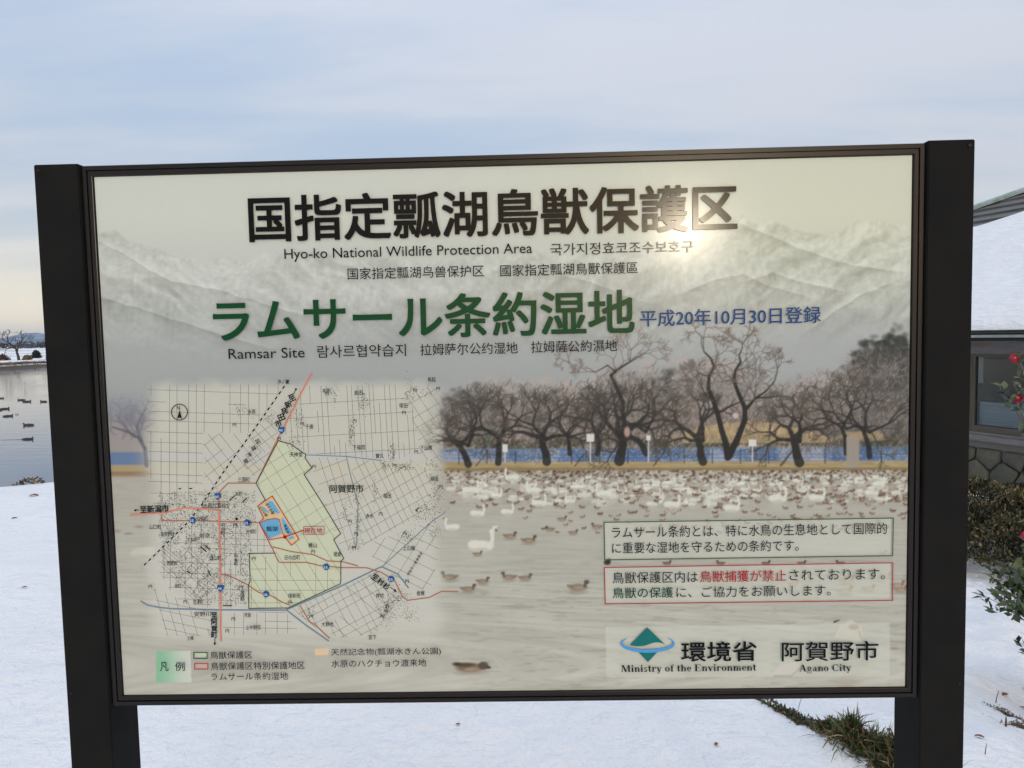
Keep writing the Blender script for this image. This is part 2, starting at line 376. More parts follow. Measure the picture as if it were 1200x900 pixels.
def poly(pts, col, al=1.0, soft=.5):
    pts = np.array(pts, float); x0, y0 = pts.min(0) - 2; x1, y1 = pts.max(0) + 2
    i0 = max(int((x0 - CX0) * CS), 0); i1 = min(int((x1 - CX0) * CS) + 1, cw); j0 = max(int((y0 - CY0) * CS), 0); j1 = min(int((y1 - CY0) * CS) + 1, ch)
    X = PX[j0:j1, i0:i1]; Y = PY[j0:j1, i0:i1]; ins = np.zeros(X.shape, bool); n = len(pts)
    for k in range(n):
        xa, ya = pts[k]; xb, yb = pts[(k + 1) % n]
        if ya == yb: continue
        ins ^= ((ya > Y) != (yb > Y)) & (X < (xb - xa) * (Y - ya) / (yb - ya) + xa)
    m = ins * al; c = CAN[j0:j1, i0:i1]; c += m[..., None] * (np.asarray(col, float) - c)
def paint_shore():
    rx = ss(512, 526, PX) * (PX < 1064)
    top = interp(PX, [(510, 458), (540, 448), (590, 437), (640, 444), (690, 440), (720, 412), (760, 424), (830, 408), (870, 418), (900, 442), (940, 432), (980, 424), (1000, 402), (1030, 396), (1064, 398)])
    top = top + 14 * (fbm(PX / 12, PY / 12, 3, 40) - .5)
    hz = rx * ss(0, 34, PY - top) * (1 - ss(540, 546, PY))
    st = fbm((PX + PY * .6) / 2.2, (PY - PX * .5) / 7, 3, 41)                      # slanting twigs
    blend(hz * .82, (148, 140, 131)); shade(hz * 60 * (st - .5) * ss(10, 50, PY - top))
    # distant pinkish wood and dark evergreens
    blend(rx * ss(470, 486, PY) * (1 - ss(528, 532, PY)) * .35, (160, 135, 118))
    for x, y, a, b, g in [(541, 478, 24, 24, 0), (565, 468, 22, 20, 0), (585, 490, 30, 22, 0), (622, 482, 26, 26, 0), (655, 480, 26, 26, 0), (690, 478, 24, 26, 0), (716, 485, 30, 24, 0), (755, 470, 24, 28, 0), (792, 455, 22, 24, 0), (806, 478, 26, 26, 1),
                          (905, 478, 24, 18, 1), (930, 486, 30, 18, 0), (965, 480, 26, 24, 1), (1000, 465, 30, 42, 0), (1028, 440, 34, 48, 0), (1050, 430, 22, 52, 0), (1020, 420, 22, 22, 2), (1046, 410, 18, 18, 2), (1030, 445, 34, 22, 0), (1035, 465, 30, 20, 0), (1050, 430, 16, 24, 2), (1058, 500, 20, 26, 0), (1030, 490, 30, 26, 0), (986, 505, 24, 16, 1)]:
        for k in range(60 if g != 2 else 90):
            q = RNG.rand() ** .5; t = RNG.rand() * 6.283
            c = np.array([(70, 73, 66), (92, 89, 80), (60, 63, 58)][g]) + RNG.randn() * 13
            blob(x + a * q * math.cos(t), y + b * q * math.sin(t), 2 + 3 * RNG.rand(), 1.6 + 2.5 * RNG.rand(), c, .42 if g != 2 else .62, .8)
    # sandy mound, hedge
    poly([(780, 516), (800, 506), (830, 498), (880, 492), (920, 497), (958, 508), (978, 516), (990, 506), (1030, 504), (1045, 520), (1045, 530), (780, 530)], (193, 165, 116), .85)
    poly([(520, 524), (524, 512), (600, 512), (640, 520), (720, 512), (760, 516), (780, 524)], (176, 152, 118), .7)
    for k in range(1400):
        x = 520 + 543 * RNG.rand(); 
        blob(x, 518 + 3 * math.sin(x / 30) + RNG.randn() * 3.0, 3, 2.2, np.array([74, 74, 56]) + RNG.randn(3) * 9 + RNG.randn() * 10, .65, .5)
    # blue netting
    m = rx * ss(523, 526, PY + (PX - 790) * .006) * (1 - ss(540, 542, PY + (PX - 790) * .006))
    n = fbm(PX / 16, PY / 7, 4, 50); blend(m, (100, 121, 148)); shade(m * 60 * (n - .5))
    blend(m * ss(.50, .62, fbm(PX / 26, PY / 9, 3, 53)) * .75, (158, 164, 178)); blend(m * ss(.64, .70, vn(PX / 15, PY / 30, 56)) * .6, (74, 100, 140))
    blend(m * ss(912, 916, PX) * (1 - ss(962, 968, PX)) * .5, (178, 174, 170))
    for k in range(800):
        x = 520 + 543 * RNG.rand(); y = 526 + 14 * RNG.rand(); blob(x, y, .9, .6, (188, 196, 210), .5)
    # bank, waterline
    m = rx * ss(540, 542, PY) * (1 - ss(551, 554, PY)); blend(m, (168, 148, 106)); shade(m * 40 * (fbm(PX / 14, PY / 2, 3, 60) - .5))
    m = rx * ss(547, 549, PY) * (1 - ss(550, 553, PY)); blend(m * .55, (112, 96, 74))
    # left end of the picture
    ml = (1 - ss(150, 185, PX))
    blend(ml * ss(462, 500, PY) * (1 - ss(540, 548, PY)) * .7, (150, 140, 136)); 
    blend(ml * np.exp(-((PY - 478) / 15) ** 2) * .5, (120, 130, 145))
    blend(ml * ss(528, 531, PY) * (1 - ss(543, 546, PY)), (104, 124, 152)); blend(ml * ss(544, 546, PY) * (1 - ss(556, 560, PY)), (172, 150, 112)); blend(ml * ss(551, 553, PY) * (1 - ss(555, 560, PY)) * .5, (120, 96, 74))
    for y in (533, 537): stroke([(520, y), (1063, y - 1)], .6, .6, (70, 74, 84), .55)
    for x in list(range(538, 1060, 33)): stroke([(x, 526), (x, 543)], 1.1, 1.1, (58, 58, 62), .8)
    for x in (572, 688, 780, 928, 930): stroke([(x - 14, 546), (x, 528)], 1.2, 1.2, (58, 56, 60), .8)
def branch(x, y, ang, ln, w, dep, col, al):
    n = 3; pts = [(x, y)]; a = ang
    for i in range(n):
        a += RNG.randn() * .22; x += math.cos(a) * ln / n; y -= math.sin(a) * ln / n; pts.append((x, y))
    stroke(pts, w, w * .68, col, al)
    if dep <= 0: return
    k = 2 if dep > 2 else 3
    for i in range(k):
        sp = (RNG.rand() * .55 + .25) * (1 if i % 2 else -1)
        q = pts[-1] if i < 2 else pts[1 + RNG.randint(2)]
        branch(q[0], q[1], a + sp, ln * (.62 + .25 * RNG.rand()), max(w * .62, .5), dep - 1, np.asarray(col) + (6, 5, 4), al)
def paint_trees():
    dk = (48, 46, 43)
    for k in range(120):                                     # thin back-row trees
        x = 520 + 540 * RNG.rand(); branch(x, 528 + 4 * RNG.rand(), R(90 + RNG.randn() * 18), 18 + 10 * RNG.rand(), 1.8, 4, (112, 104, 97), .5)
    for k in range(70):                                     # pinkish outer twigs
        x = 524 + 535 * RNG.rand(); t = interp(x, [(520, 458), (590, 442), (690, 445), (720, 425), (830, 420), (900, 450), (1060, 425)])
        branch(x, t + 24, R(70 + RNG.randn() * 30), 11, .9, 3, (172, 156, 146), .5)
    blend(ss(985, 1008, PX) * (PX < 1066) * ss(0, 20, PY - interp(PX, [(980, 450), (1000, 412), (1020, 400), (1040, 398), (1064, 400)])) * (1 - ss(508, 524, PY)) * .55, (98, 93, 88))
    blend(ss(514, 524, PX) * (1 - ss(560, 590, PX)) * ss(455, 470, PY) * (1 - ss(508, 520, PY)) * .55, (92, 88, 82))
    for k in range(6500):                                   # fine twigs filling the crowns
        x = 518 + 545 * RNG.rand(); t = interp(x, [(515, 458), (540, 448), (590, 440), (640, 447), (690, 442), (720, 424), (760, 432), (830, 420), (870, 428), (900, 444), (940, 436), (980, 428), (1000, 406), (1030, 400), (1064, 400)])
        y = t + 6 + (520 - t) * RNG.rand() ** .8; q = RNG.rand(); a = R(RNG.choice([38, 50, 62, 118, 135, 90]) + RNG.randn() * 14); l = 3 + 6 * RNG.rand()
        c = (72, 68, 62) if q < .27 else (118, 109, 102) if q < .7 else (178, 162, 153)
        stroke([(x, y), (x + l * math.cos(a), y - l * math.sin(a))], .9, .5, np.array(c) + RNG.randn() * 10, .55)
    poly([(800, 508), (830, 499), (880, 493), (920, 498), (958, 508), (975, 515), (975, 519), (800, 519)], (200, 172, 122), .55); poly([(990, 507), (1030, 505), (1040, 516), (988, 518)], (196, 168, 120), .4)
    for k in range(260):
        x = 600 + 390 * RNG.rand(); y = 492 + 24 * RNG.rand(); stroke([(x, y), (x + 2 * RNG.randn(), y - 5 - 4 * RNG.rand())], .8, .5, (104, 96, 84), .5)
    T = [(549, 543, 100, 5.5, 26, 1), (584, 541, 84, 5, 34, 1), (641, 540, 94, 6.5, 32, 1), (726, 539, 88, 8, 34, 1), (757, 530, 105, 5, 30, 1), (824, 540, 118, 6.5, 30, 1), (852, 533, 70, 0, 0, 0), (937, 541, 104, 7.5, 30, 1), (1019, 534, 92, 4.5, 34, 1), (992, 530, 80, 4, 34, 1), (700, 531, 80, 4, 26, 1), (668, 531, 84, 3.5, 24, 1)]
    for x, y, a, w, ln, on in T:
        if not on: continue
        branch(x, y + 1, R(a), ln * .86, w * 1.55, 6, dk, .88)
        for s in (-1, 1): branch(x, y - ln * .8, R(a - s * (42 + 14 * RNG.rand())), ln * .72, w * .75, 5, dk, .85)
    # the tall forked cherry tree
    stroke([(853, 536), (851, 520), (846, 505), (842, 488), (836, 470), (830, 455), (831, 441), (837, 430), (833, 420), (825, 412)], 8, 1.6, dk)
    stroke([(855, 534), (864, 515), (873, 492), (873, 478), (866, 462), (860, 446), (862, 434), (868, 424), (866, 416)], 8, 1.5, dk)
    stroke([(873, 480), (884, 468), (898, 458), (908, 446)], 3, 1, dk); stroke([(872, 484), (886, 466), (900, 466), (912, 464)], 2.6, 1, dk)
    stroke([(842, 484), (856, 476), (870, 470)], 2.4, 1.2, dk); stroke([(836, 470), (826, 462), (822, 452)], 2, 1, dk)
    for x, y, a, l in [(825, 412, 120, 16), (837, 430, 50, 14), (831, 441, 150, 12), (866, 416, 60, 14), (862, 434, 30, 16), (860, 446, 140, 12), (908, 446, 60, 14), (912, 464, 20, 14), (836, 470, 160, 14), (870, 470, 40, 16), (884, 468, 70, 14), (822, 452, 110, 12)]:
        for q in range(2): branch(x, y, R(a + RNG.randn() * 15), l, 1.5, 4, (84, 76, 70), .8)
    stroke([(731, 510), (730, 470), (716, 440), (722, 434), (738, 424), (748, 418)], 5, 1.4, dk, .8); stroke([(722, 436), (712, 428), (698, 436)], 2, 1, dk, .8)
    for x, y, a, l in [(748, 418, 40, 14), (722, 434, 100, 14), (698, 436, 190, 10), (738, 424, 80, 14), (668, 426, 130, 8)]:
        for q in range(2): branch(x, y, R(a + RNG.randn() * 15), l, 1.3, 4, (96, 86, 80), .7)
    # left edge tree
    c = (88, 86, 92)
    stroke([(172, 545), (170, 525), (162, 512), (148, 505), (132, 500)], 5, 2, c, .7); stroke([(166, 516), (160, 500), (166, 486), (172, 478)], 3, 1, c, .6); stroke([(158, 512), (146, 498), (136, 486)], 2.5, 1, c, .6)
    for k in range(16): branch(130 + 40 * RNG.rand(), 492 + 26 * RNG.rand(), R(60 + RNG.rand() * 80), 13, 1.5, 3, (108, 108, 116), .5)
    # small white notice boards and a stone post
    for x, y, w, h in ((692, 513, 9, 9), (592, 525, 6, 9), (882, 519, 9, 8), (760, 513, 5, 6)):
        stroke([(x, y + h / 2), (x, 541)], 1.6, 1.6, (196, 194, 184)); poly([(x - w / 2, y - h / 2), (x + w / 2, y - h / 2), (x + w / 2, y + h / 2), (x - w / 2, y + h / 2)], (214, 212, 200))
    poly([(992, 512), (1007, 513), (1007, 548), (992, 548)], (158, 148, 134), .95); shade(0 * PX)
    blob(735, 506, 3.5, 6, (206, 170, 150), .8); blob(862, 487, 3.5, 3.5, (215, 196, 190), .8)
paint_shore(); paint_trees()
SW = (212, 210, 194)
def swan(x, y, s, face=1, c=SW, al=.95, neck=True):
    blob(x, y + s * .9, s * 1.1, s * .5, (188, 186, 170), .45, .6)
    blob(x, y, s, s * .48, c, al, .25); blob(x - face * s * .55, y - s * .18, s * .55, s * .34, c, al, .3)
    blob(x, y + s * .3, s * .8, s * .18, (176, 172, 152), .5, .5)
    if neck:
        hx = x + face * s * .85
        stroke([(x + face * s * .72, y + s * .1), (hx + face * s * .12, y - s * .6), (hx, y - s * 1.25), (hx + face * s * .22, y - s * 1.45)], s * .34, s * .26, c, al)
        stroke([(hx + face * s * .2, y - s * 1.42), (hx + face * s * .5, y - s * 1.3)], s * .2, s * .12, (96, 88, 66), .8)
def duck(x, y, s, face=1, c=(112, 92, 74), hc=(58, 50, 44), al=.85):
    blob(x, y + s * .5, s, s * .25, (146, 138, 120), .6, .6)
    blob(x, y, s, s * .38, c, al, .3); blob(x - face * s * .9, y - s * .12, s * .35, s * .16, c, al, .3, face * .3)
    blob(x + face * s * .15, y + s * .1, s * .55, s * .2, np.asarray(c) + 46, al * .7, .4)
    stroke([(x + face * s * .7, y - s * .1), (x + face * s * .85, y - s * .5)], s * .3, s * .3, hc, al); blob(x + face * s * .9, y - s * .55, s * .3, s * .24, hc, al, .25)
def paint_birds():
    m = ss(551, 556, PY) * (1 - ss(572, 598, PY + 10 * (vn(PX / 20, PY / 8, 5) - .5))) * ss(515, 530, PX); blend(m * .5, (166, 152, 134)); shade(m * 60 * (fbm(PX / 3.2, PY / 1.6, 3, 71) - .5))
    for k in range(900):
        x = 522 + 542 * RNG.rand(); y = 552 + 14 * RNG.rand() ** 1.5
        c = (190, 185, 170) if RNG.rand() < .40 else (98, 80, 66)
        blob(x, y, 1.4 + RNG.rand(), .9 + .6 * RNG.rand(), np.array(c) + RNG.randn() * 12, .75, .4)
    L = []
    for k in range(330):
        x = 528 + 536 * RNG.rand(); q = RNG.rand(); y = 558 + 34 * q ** 1.3
        L.append((y, x, 'd' if RNG.rand() < (.55 if x < 930 else .68) else 's'))
    for k in range(150):
        cx = RNG.choice([556, 560, 590, 620, 640, 680, 690, 700, 720, 760, 800, 830, 860, 900, 935, 960, 1000, 1030]); L.append((560 + 24 * RNG.rand(), cx + RNG.randn() * 13, 's'))
    for y, x, t in sorted(L):
        f = 1 if RNG.rand() < .5 else -1; k = .72 + (y - 556) / 60
        if t == 's':
            c = np.array(SW) + RNG.randn() * 7; s = 4.3 * k * (.65 + .6 * RNG.rand()); q = RNG.rand()
            if q < .45: swan(x, y, s, f, c, .9, True)
            elif q < .75: swan(x, y, s, f, c, .85, False)
            elif q < .88: blob(x, y - s * .3, s * .55, s * .8, c, .9, .35); stroke([(x, y - s * .6), (x + f * s * .2, y - s * 1.5)], s * .32, s * .25, c, .9)
            else: blob(x, y, s * .8, s * .55, c, .85, .5); stroke([(x + f * s * .5, y), (x + f * s * .95, y + s * .1), (x + f * s * 1.1, y + s * .4)], s * .3, s * .2, c, .8)
        else: duck(x, y + 3, 2.4 * k, f, np.array((118, 94, 76)) + RNG.randn() * 18)
    for k in range(210):
        y = 575 + 50 * RNG.rand() ** 1.5; x = 600 + 464 * RNG.rand() ** .75
        duck(x, y, 2.1 + RNG.rand() * 1.3, 1 if RNG.rand() < .5 else -1, np.array((122, 96, 78)) + RNG.randn() * 20, (70 + 40 * RNG.rand(), 58, 48), .8)
    for x, y, s, f in ((560, 602, 8, 1), (595, 600, 7, 1), (708, 579, 9, -1), (788, 592, 9, 1), (858, 596, 9, 1), (912, 585, 10, 1), (958, 584, 9, 1), (1022, 578, 8, 1), (564, 640, 14, 1), (625, 575, 8, -1), (600, 560, 8, -1), (530, 618, 8, -1), (1030, 568, 7, 1), (552, 575, 9, 1), (632, 590, 8, 1)):
        swan(x, y, s, f, (218, 217, 200))
    stroke([(577, 640), (578, 626), (579, 618), (582, 617)], 3.4, 2.8, (214, 212, 194))
    for x, y, s, f in ((598, 628, 7, 1), (620, 633, 8, 1), (560, 649, 5, 1), (597, 676, 8, -1), (616, 677, 7, 1), (678, 688, 11, 1), (527, 676, 9, -1), (549, 690, 8, 1), (566, 681, 7, 1), (645, 620, 5, -1), (659, 608, 5, 1), (672, 624, 5, 1), (700, 617, 6, -1), (750, 622, 6, 1), (769, 619, 6, 1)):
        duck(x, y, s, f, (128, 110, 90), (88, 74, 62), .75)
    blob(552, 787, 18, 4, (150, 140, 122), .6, .6); blob(551, 782, 16, 5.2, (120, 100, 80), .9, .3); blob(545, 779, 11, 2.6, (82, 66, 54), .8, .5); blob(536, 778, 5, 2, (60, 50, 44), .8, .5); blob(556, 784, 9, 2.4, (162, 142, 116), .7, .5); blob(567, 780, 6, 4.6, (92, 76, 64), .95, .3); blob(573, 782, 3, 1.6, (70, 60, 52), .9); blob(550, 785, 6, 1.4, (176, 158, 132), .6, .5)
    blob(712, 659, 4, 3, (60, 50, 46)); blob(714, 656, 2.4, 2.4, (48, 42, 40))
    for x in (782, 845, 898, 940, 985): duck(x, 660, 4.5, -1 if x % 2 else 1, (110, 84, 70))
    for x, y, s in ((1004, 672, 6), (930, 684, 6), (992, 680, 9), (1018, 690, 7), (1038, 675, 6), (990, 693, 9), (1052, 686, 8), (1056, 691, 7), (1035, 648, 4)): duck(x, y, s, 1, (150, 128, 106), (132, 92, 76), .6)
    # big pale birds under the panels at lower right
    poly([(905, 790), (915, 779), (935, 776), (941, 779), (930, 792)], (210, 196, 184), .9); stroke([(908, 792), (928, 792), (940, 781)], 2.4, 1.6, (150, 118, 108), .7)
    poly([(978, 748), (985, 732), (998, 726), (1010, 735), (1012, 752)], (206, 200, 178), .9); blob(1001, 735, 6, 3.5, (158, 128, 106), .8); stroke([(978, 729), (984, 727)], 2, 1, (66, 60, 50)); stroke([(1007, 740), (1011, 752)], 1.6, 1, (140, 110, 90), .7)
    blob(995, 800, 13, 4, (176, 160, 136), .5, .6)
    swan(168, 648, 15, -1, (206, 203, 186), .7, False)
    for x, y in ((151, 625), (163, 617), (137, 622), (1048, 760)): blob(x, y, 5, 1.6, (150, 128, 108), .6, .5)
paint_birds()
for _ in range(1):                                           # the enlarged photograph on the sheet is soft
    CAN[1:-1] = CAN[:-2] * .25 + CAN[1:-1] * .5 + CAN[2:] * .25; CAN[:, 1:-1] = CAN[:, :-2] * .25 + CAN[:, 1:-1] * .5 + CAN[:, 2:] * .25
# pale map ground, fading out at its edges
mm_ = ss(165, 192, PX + 8 * (vn(PX / 30, PY / 20, 3) - .5)) * (1 - ss(498, 528, PX + 10 * (vn(PX / 18, PY / 22, 9) - .5))) * ss(441, 458, PY + 6 * (vn(PX / 14, PY / 9, 8) - .5)) * (1 - ss(728, 762, PY))
blend(mm_ * .74, (209, 206, 187)); blend(mm_ * ss(560, 620, PY) * .45, (200, 199, 190))
blend(mm_ * np.exp(-((PY - 535) / 10) ** 2) * .25, (186, 190, 200)); blend(mm_ * np.exp(-((PY - 548) / 6) ** 2) * .25, (205, 190, 150))
ZONE = [(326.4, 516), (341, 520), (356.7, 531), (359, 532), (357.6, 536), (366, 548), (356.7, 555.6), (380.5, 593), (399.8, 624.8), (391.5, 632), (403.4, 654), (400, 657), (400, 680), (399, 684), (338, 712), (292.3, 712.5), (292, 685), (293.7, 680), (292.8, 648), (322.5, 647.7), (304, 612), (309.5, 607), (302.5, 592.5), (311.5, 585.5), (300.5, 566)]
CORE = [(302.5, 592.5), (319.5, 580.8), (351, 631.5), (342, 638.5), (334.5, 629), (316.5, 632), (304, 612), (309.5, 607)]
poly(ZONE, (203, 209, 172), .72); poly(CORE, (226, 190, 142), .9)
for pts in ([(304.5, 612.5), (313, 608.5), (324, 607), (327, 608), (328.5, 616), (331, 625), (315.5, 631.3)], [(314, 587.5), (319.5, 586.5), (329, 601), (325, 601.5), (319, 598), (313.5, 590.5)],
            [(330, 605), (333, 608), (344, 625), (339, 626), (334.5, 624), (330.5, 612)], [(337.5, 629.5), (344, 627.5), (345.5, 630), (340.5, 632.5)], [(306, 592.5), (309.5, 594), (317, 601), (313, 600), (308.5, 597.5)]):
    poly(pts, (102, 172, 208), .95)
for p_, a in (([(708, 611.5), (1046.2, 606.8), (1045.3, 650.8), (709, 655.5)], .62), ([(708.4, 664.4), (1045.6, 659), (1045.3, 703), (709.6, 707)], .62), ([(710, 735), (1043, 730), (1043, 793), (711, 793.5)], .55), ([(356.5, 616.5), (380.5, 616), (380.5, 625.3), (356.5, 626)], .8), ([(238, 587.5), (268, 587.5), (268, 594), (238, 594)], .8)):
    poly(p_, (208, 209, 192), a)
lg = ((PX > 183.7) & (PX < 223.5 + (PY - 763) * .04) & (PY > 762.6) & (PY < 799.7)).astype(float); tt = ss(183, 222, PX)
CAN = CAN * (1 - lg[..., None]) + lg[..., None] * (np.array([138., 190., 150.]) * (1 - tt[..., None]) + np.array([204., 208., 192.]) * tt[..., None])
poly([(228.5, 763.5), (244, 763.5), (244, 770.5), (228.5, 770.5)], (196, 208, 176)); poly([(229.5, 776.5), (245, 776.5), (245, 783), (229.5, 783)], (208, 180, 164)); poly([(369.5, 760), (385.5, 759.6), (385.5, 767.4), (369.5, 767.8)], (222, 196, 156))
shade(3.5 * (RNG.rand(*PX.shape) - .5))

# the sheet: a fine grid of printed colour
INK = np.array([.875, .915, .955])
nu, nv = 900, 594
U, V_ = np.meshgrid(np.linspace(-PW, PW, nu), np.linspace(PZ0, PZ1, nv))
q = np.einsum('ij,jkl->ikl', HI, np.stack([U, V_, np.ones_like(U)])); SX = q[0] / q[2]; SY = q[1] / q[2]
fx = np.clip((SX - CX0) * CS - .5, 0, cw - 2); fy = np.clip((SY - CY0) * CS - .5, 0, ch - 2); ix = fx.astype(int); iy = fy.astype(int); fx = (fx - ix)[..., None]; fy = (fy - iy)[..., None]
C_ = (CAN[iy, ix] * (1 - fx) + CAN[iy, ix + 1] * fx) * (1 - fy) + (CAN[iy + 1, ix] * (1 - fx) + CAN[iy + 1, ix + 1] * fx) * fy
idx = np.arange(nu * nv).reshape(nv, nu)
F = np.stack([idx[:-1, :-1], idx[:-1, 1:], idx[1:, 1:], idx[1:, :-1]], -1).reshape(-1, 4)
sheet_me = quadmesh('printed_sheet', np.stack([U, U * 0, V_], -1).reshape(-1, 3), F, False, (s2l(C_) * INK).reshape(-1, 3))
def print_mat(name, col=None, gain=1.0):
    M = Mat(name, .12, .14)
    M.color(M.attr('Col') if col is None else tuple(float(c) * gain for c in s2l(col) * INK))
    M.rough(M.noise(7, 6, .7, stretch=(1, 1, .35)), .06, .20); M.bump(M.noise(40, 3, .5), .015, .002)
    return M.m
sign = empty('information_sign', (0, 0, 0), label='large information sign with map, swan lake picture and lettering on two dark posts', cat='information sign')
sheet = obj('printed_sheet', sheet_me, print_mat('printed_sheet'), sign)
bk = MB(); bk.box(-.806, .806, .0015, .028, .818, 1.886)
bk.build('backing_panel', Mat('panel_core', .5, .5).color((.25, .25, .24)).m, sign)

BLK = (22, 24, 24)
IK = {k: print_mat('ink_' + k, c) for k, c in dict(black=(10, 11, 10), green=(8, 68, 36), blue=(0, 62, 116), red=(170, 22, 22), grey=(124, 124, 113), speck=(88, 88, 82), river=(118, 138, 152), road=(176, 108, 84), trunkroad=(216, 132, 108),
      darkgreen=(44, 70, 52), core=(184, 74, 48), teal=(28, 112, 108), sky=(84, 156, 208), shield=(36, 92, 150), white=(222, 224, 214), boxgreen=(62, 96, 64), boxred=(176, 58, 66), tan=(150, 120, 84)).items()}
YL = [-0.0002]
def layer(): YL[0] -= 0.00006; return YL[0]
def to_board(pts, yl): return [(P(x, y)[0], yl, P(x, y)[1]) for x, y in pts]
def flat(name, polys, ink, **k):
    m = MB(); yl = layer()
    for p_ in polys:
        v = to_board(p_, yl); m.add(v, [tuple(range(len(v)))])
    me = mesh(name, m.v, m.f); b = bmesh.new(); b.from_mesh(me); bmesh.ops.triangulate(b, faces=b.faces[:]); 
    for f in b.faces:
        if f.normal.y > 0: f.normal_flip()
    b.to_mesh(me); b.free()
    return obj(name, me, IK[ink], sheet, **k)
def ribbons_each(name, lines, *a, **k):
    for l in lines: ribbons(name, [l], *a, **k)
def flat_each(name, polys, ink):
    for q in polys: flat(name, [q], ink)
def ribbons(name, lines, w, ink, closed=False, dash=None, **k):
    """lines in drawing units, w width in drawing units"""
    m = MB(); yl = layer(); u = 1.6 / 958; hw = w * u / 2
    for L_ in lines:
        pts = [Vector((P(x, y)[0], P(x, y)[1])) for x, y in L_]
        if closed: pts.append(pts[0])
        if dash:
            out = []; on = True; acc = 0; cur = [pts[0]]
            for a, b in zip(pts[:-1], pts[1:]):
                d = (b - a).length; s_ = 0
                while d - s_ > dash * u - acc:
                    s_ += dash * u - acc; acc = 0; p_ = a + (b - a) * (s_ / d); cur.append(p_)
                    if on: out.append(cur)
                    on = not on; cur = [p_]
                acc += d - s_; cur.append(b)
            segs = out
        else: segs = [pts]
        for sg in segs:
            sg = [p for i, p in enumerate(sg) if i == 0 or (p - sg[i - 1]).length > 1e-7]
            if len(sg) < 2: continue
            v = []; n = len(sg)
            for i, p in enumerate(sg):
                if closed and i in (0, n - 1): t1 = (sg[-1] - sg[-2]).normalized(); t2 = (sg[1] - sg[0]).normalized()
                else: t1 = (sg[i] - sg[i - 1]).normalized() if i else (sg[1] - sg[0]).normalized(); t2 = (sg[i + 1] - sg[i]).normalized() if i < n - 1 else t1
                t = (t1 + t2); t = t.normalized() if t.length > 1e-6 else t1
                nn = Vector((-t.y, t.x)) * min(hw / max(abs(t.dot(t1)), .45), hw * 2)
                v += [(p.x + nn.x, yl, p.y + nn.y), (p.x - nn.x, yl, p.y - nn.y)]
            m.add(v, [(2 * i, 2 * i + 1, 2 * i + 3, 2 * i + 2) for i in range(n - 1)])
    me = mesh(name, m.v, m.f)
    b = bmesh.new(); b.from_mesh(me)
    for f in b.faces:
        if f.normal.y > 0: f.normal_flip()
    b.to_mesh(me); b.free()
    return obj(name, me, IK[ink], sheet, **k)

# ---- lettering
TX = []
def text(s, xl, yt, yb, xr, ink='black', bold=0.0, rot=0.0, name='lettering', res=4):
    c = bpy.data.curves.new('lettering', 'FONT'); c.body = s; c.size = 1.0; c.resolution_u = res; c.fill_mode = 'FRONT'
    o = bpy.data.objects.new('t', c); COL.objects.link(o); TX.append((o, s, xl, yt, yb, xr, ink, rot, name, bold))
B1 = .018
text('国指定瓢湖鳥獣保護区', 290.5, 229.5, 284, 863.3, bold=.0175, res=8)
text('Hyo-ko National Wildlife Protection Area', 333.5, 291.5, 307, 623.5, bold=.002)
text('국가지정효코조수보호구', 644.5, 285.5, 299.5, 812)
text('国家指定瓢湖鸟兽保护区', 407.5, 314, 327.5, 567)
text('國家指定瓢湖鳥獸保護區', 586, 310.3, 324, 747)
text('ラムサール条約湿地', 249.3, 350, 401, 743, 'green', .017, res=8)
text('平成20年10月30日登録', 749.5, 363.3, 383, 961, 'blue', .006)
text('Ramsar Site', 268.5, 408.3, 420.3, 357.5)
text('람사르협약습지', 372.5, 404.5, 419, 476)
text('拉姆萨尔公约湿地', 492.7, 402.7, 416.3, 606.7)
text('拉姆薩公約濕地', 622.3, 399.7, 413.3, 722.7)
text('ラムサール条約とは、特に水鳥の生息地として国際的', 717, 616.5, 630, 1038.3)
text('に重要な湿地を守るための条約です。', 717.3, 635, 648, 935.4)
text('鳥獣保護区内は', 717.9, 669.7, 683, 817.6)
text('鳥獣捕獲が禁止', 820, 668.3, 681.6, 921, 'red', .004)
text('されております。', 924.5, 667, 679.5, 1036)
text('鳥獣の保護', 717.9, 687.8, 700.3, 788.8, 'green', .004)
text('に、ご協力をお願いします。', 792.5, 686.8, 699.5, 972.8)
text('環境省', 798, 751, 774.5, 886.5, bold=.014)
text('阿賀野市', 915.6, 751, 774, 1028.5, bold=.008)
text('凡', 189, 774.5, 785, 199, bold=.004); text('例', 207, 774.3, 784.8, 218, bold=.004)
text('鳥獣保護区', 248, 762, 770.7, 297)
text('鳥獣保護区特別保護地区', 248.5, 774.7, 783.7, 358.5)
text('ラムサール条約湿地', 249, 787, 795.7, 339)
text('天然記念物(瓢湖水きん公園)', 389, 758.7, 768, 517.5)
text('水原のハクチョウ渡来地', 389.5, 772, 780.7, 500.5)
# map lettering
mt = lambda s, xl, yt, yb, xr, ink='black', bold=.012, rot=0.0: text(s, xl, yt, yb, xr, ink, bold, rot, 'map_lettering', 2)
mt('阿賀野市', 387, 567.3, 576.8, 427)
mt('至新潟市', 165.5, 591, 600, 199.5, bold=.025, rot=-2)
for ch_, x, y in (('至', 343, 465.5), ('新', 338.7, 473.3), ('発', 334.6, 481), ('田', 330.8, 488.5), ('市', 327.2, 495.8)): mt(ch_, x - 3.9, y - 4.1, y + 4.1, x + 3.9, bold=.025, rot=-22)
for i, ch_ in enumerate('至阿賀町'): mt(ch_, 249, 716 + i * 7.7, 723.3 + i * 7.7, 256.4, bold=.025)
for i, ch_ in enumerate('至村杉'): mt(ch_, 436.5 + i * 6.7, 671.5 + i * 5.2, 679.2 + i * 5.2, 444.2 + i * 6.7, bold=.025, rot=36)
mt('現在地', 357.8, 617.6, 624.3, 379, 'red', .01)
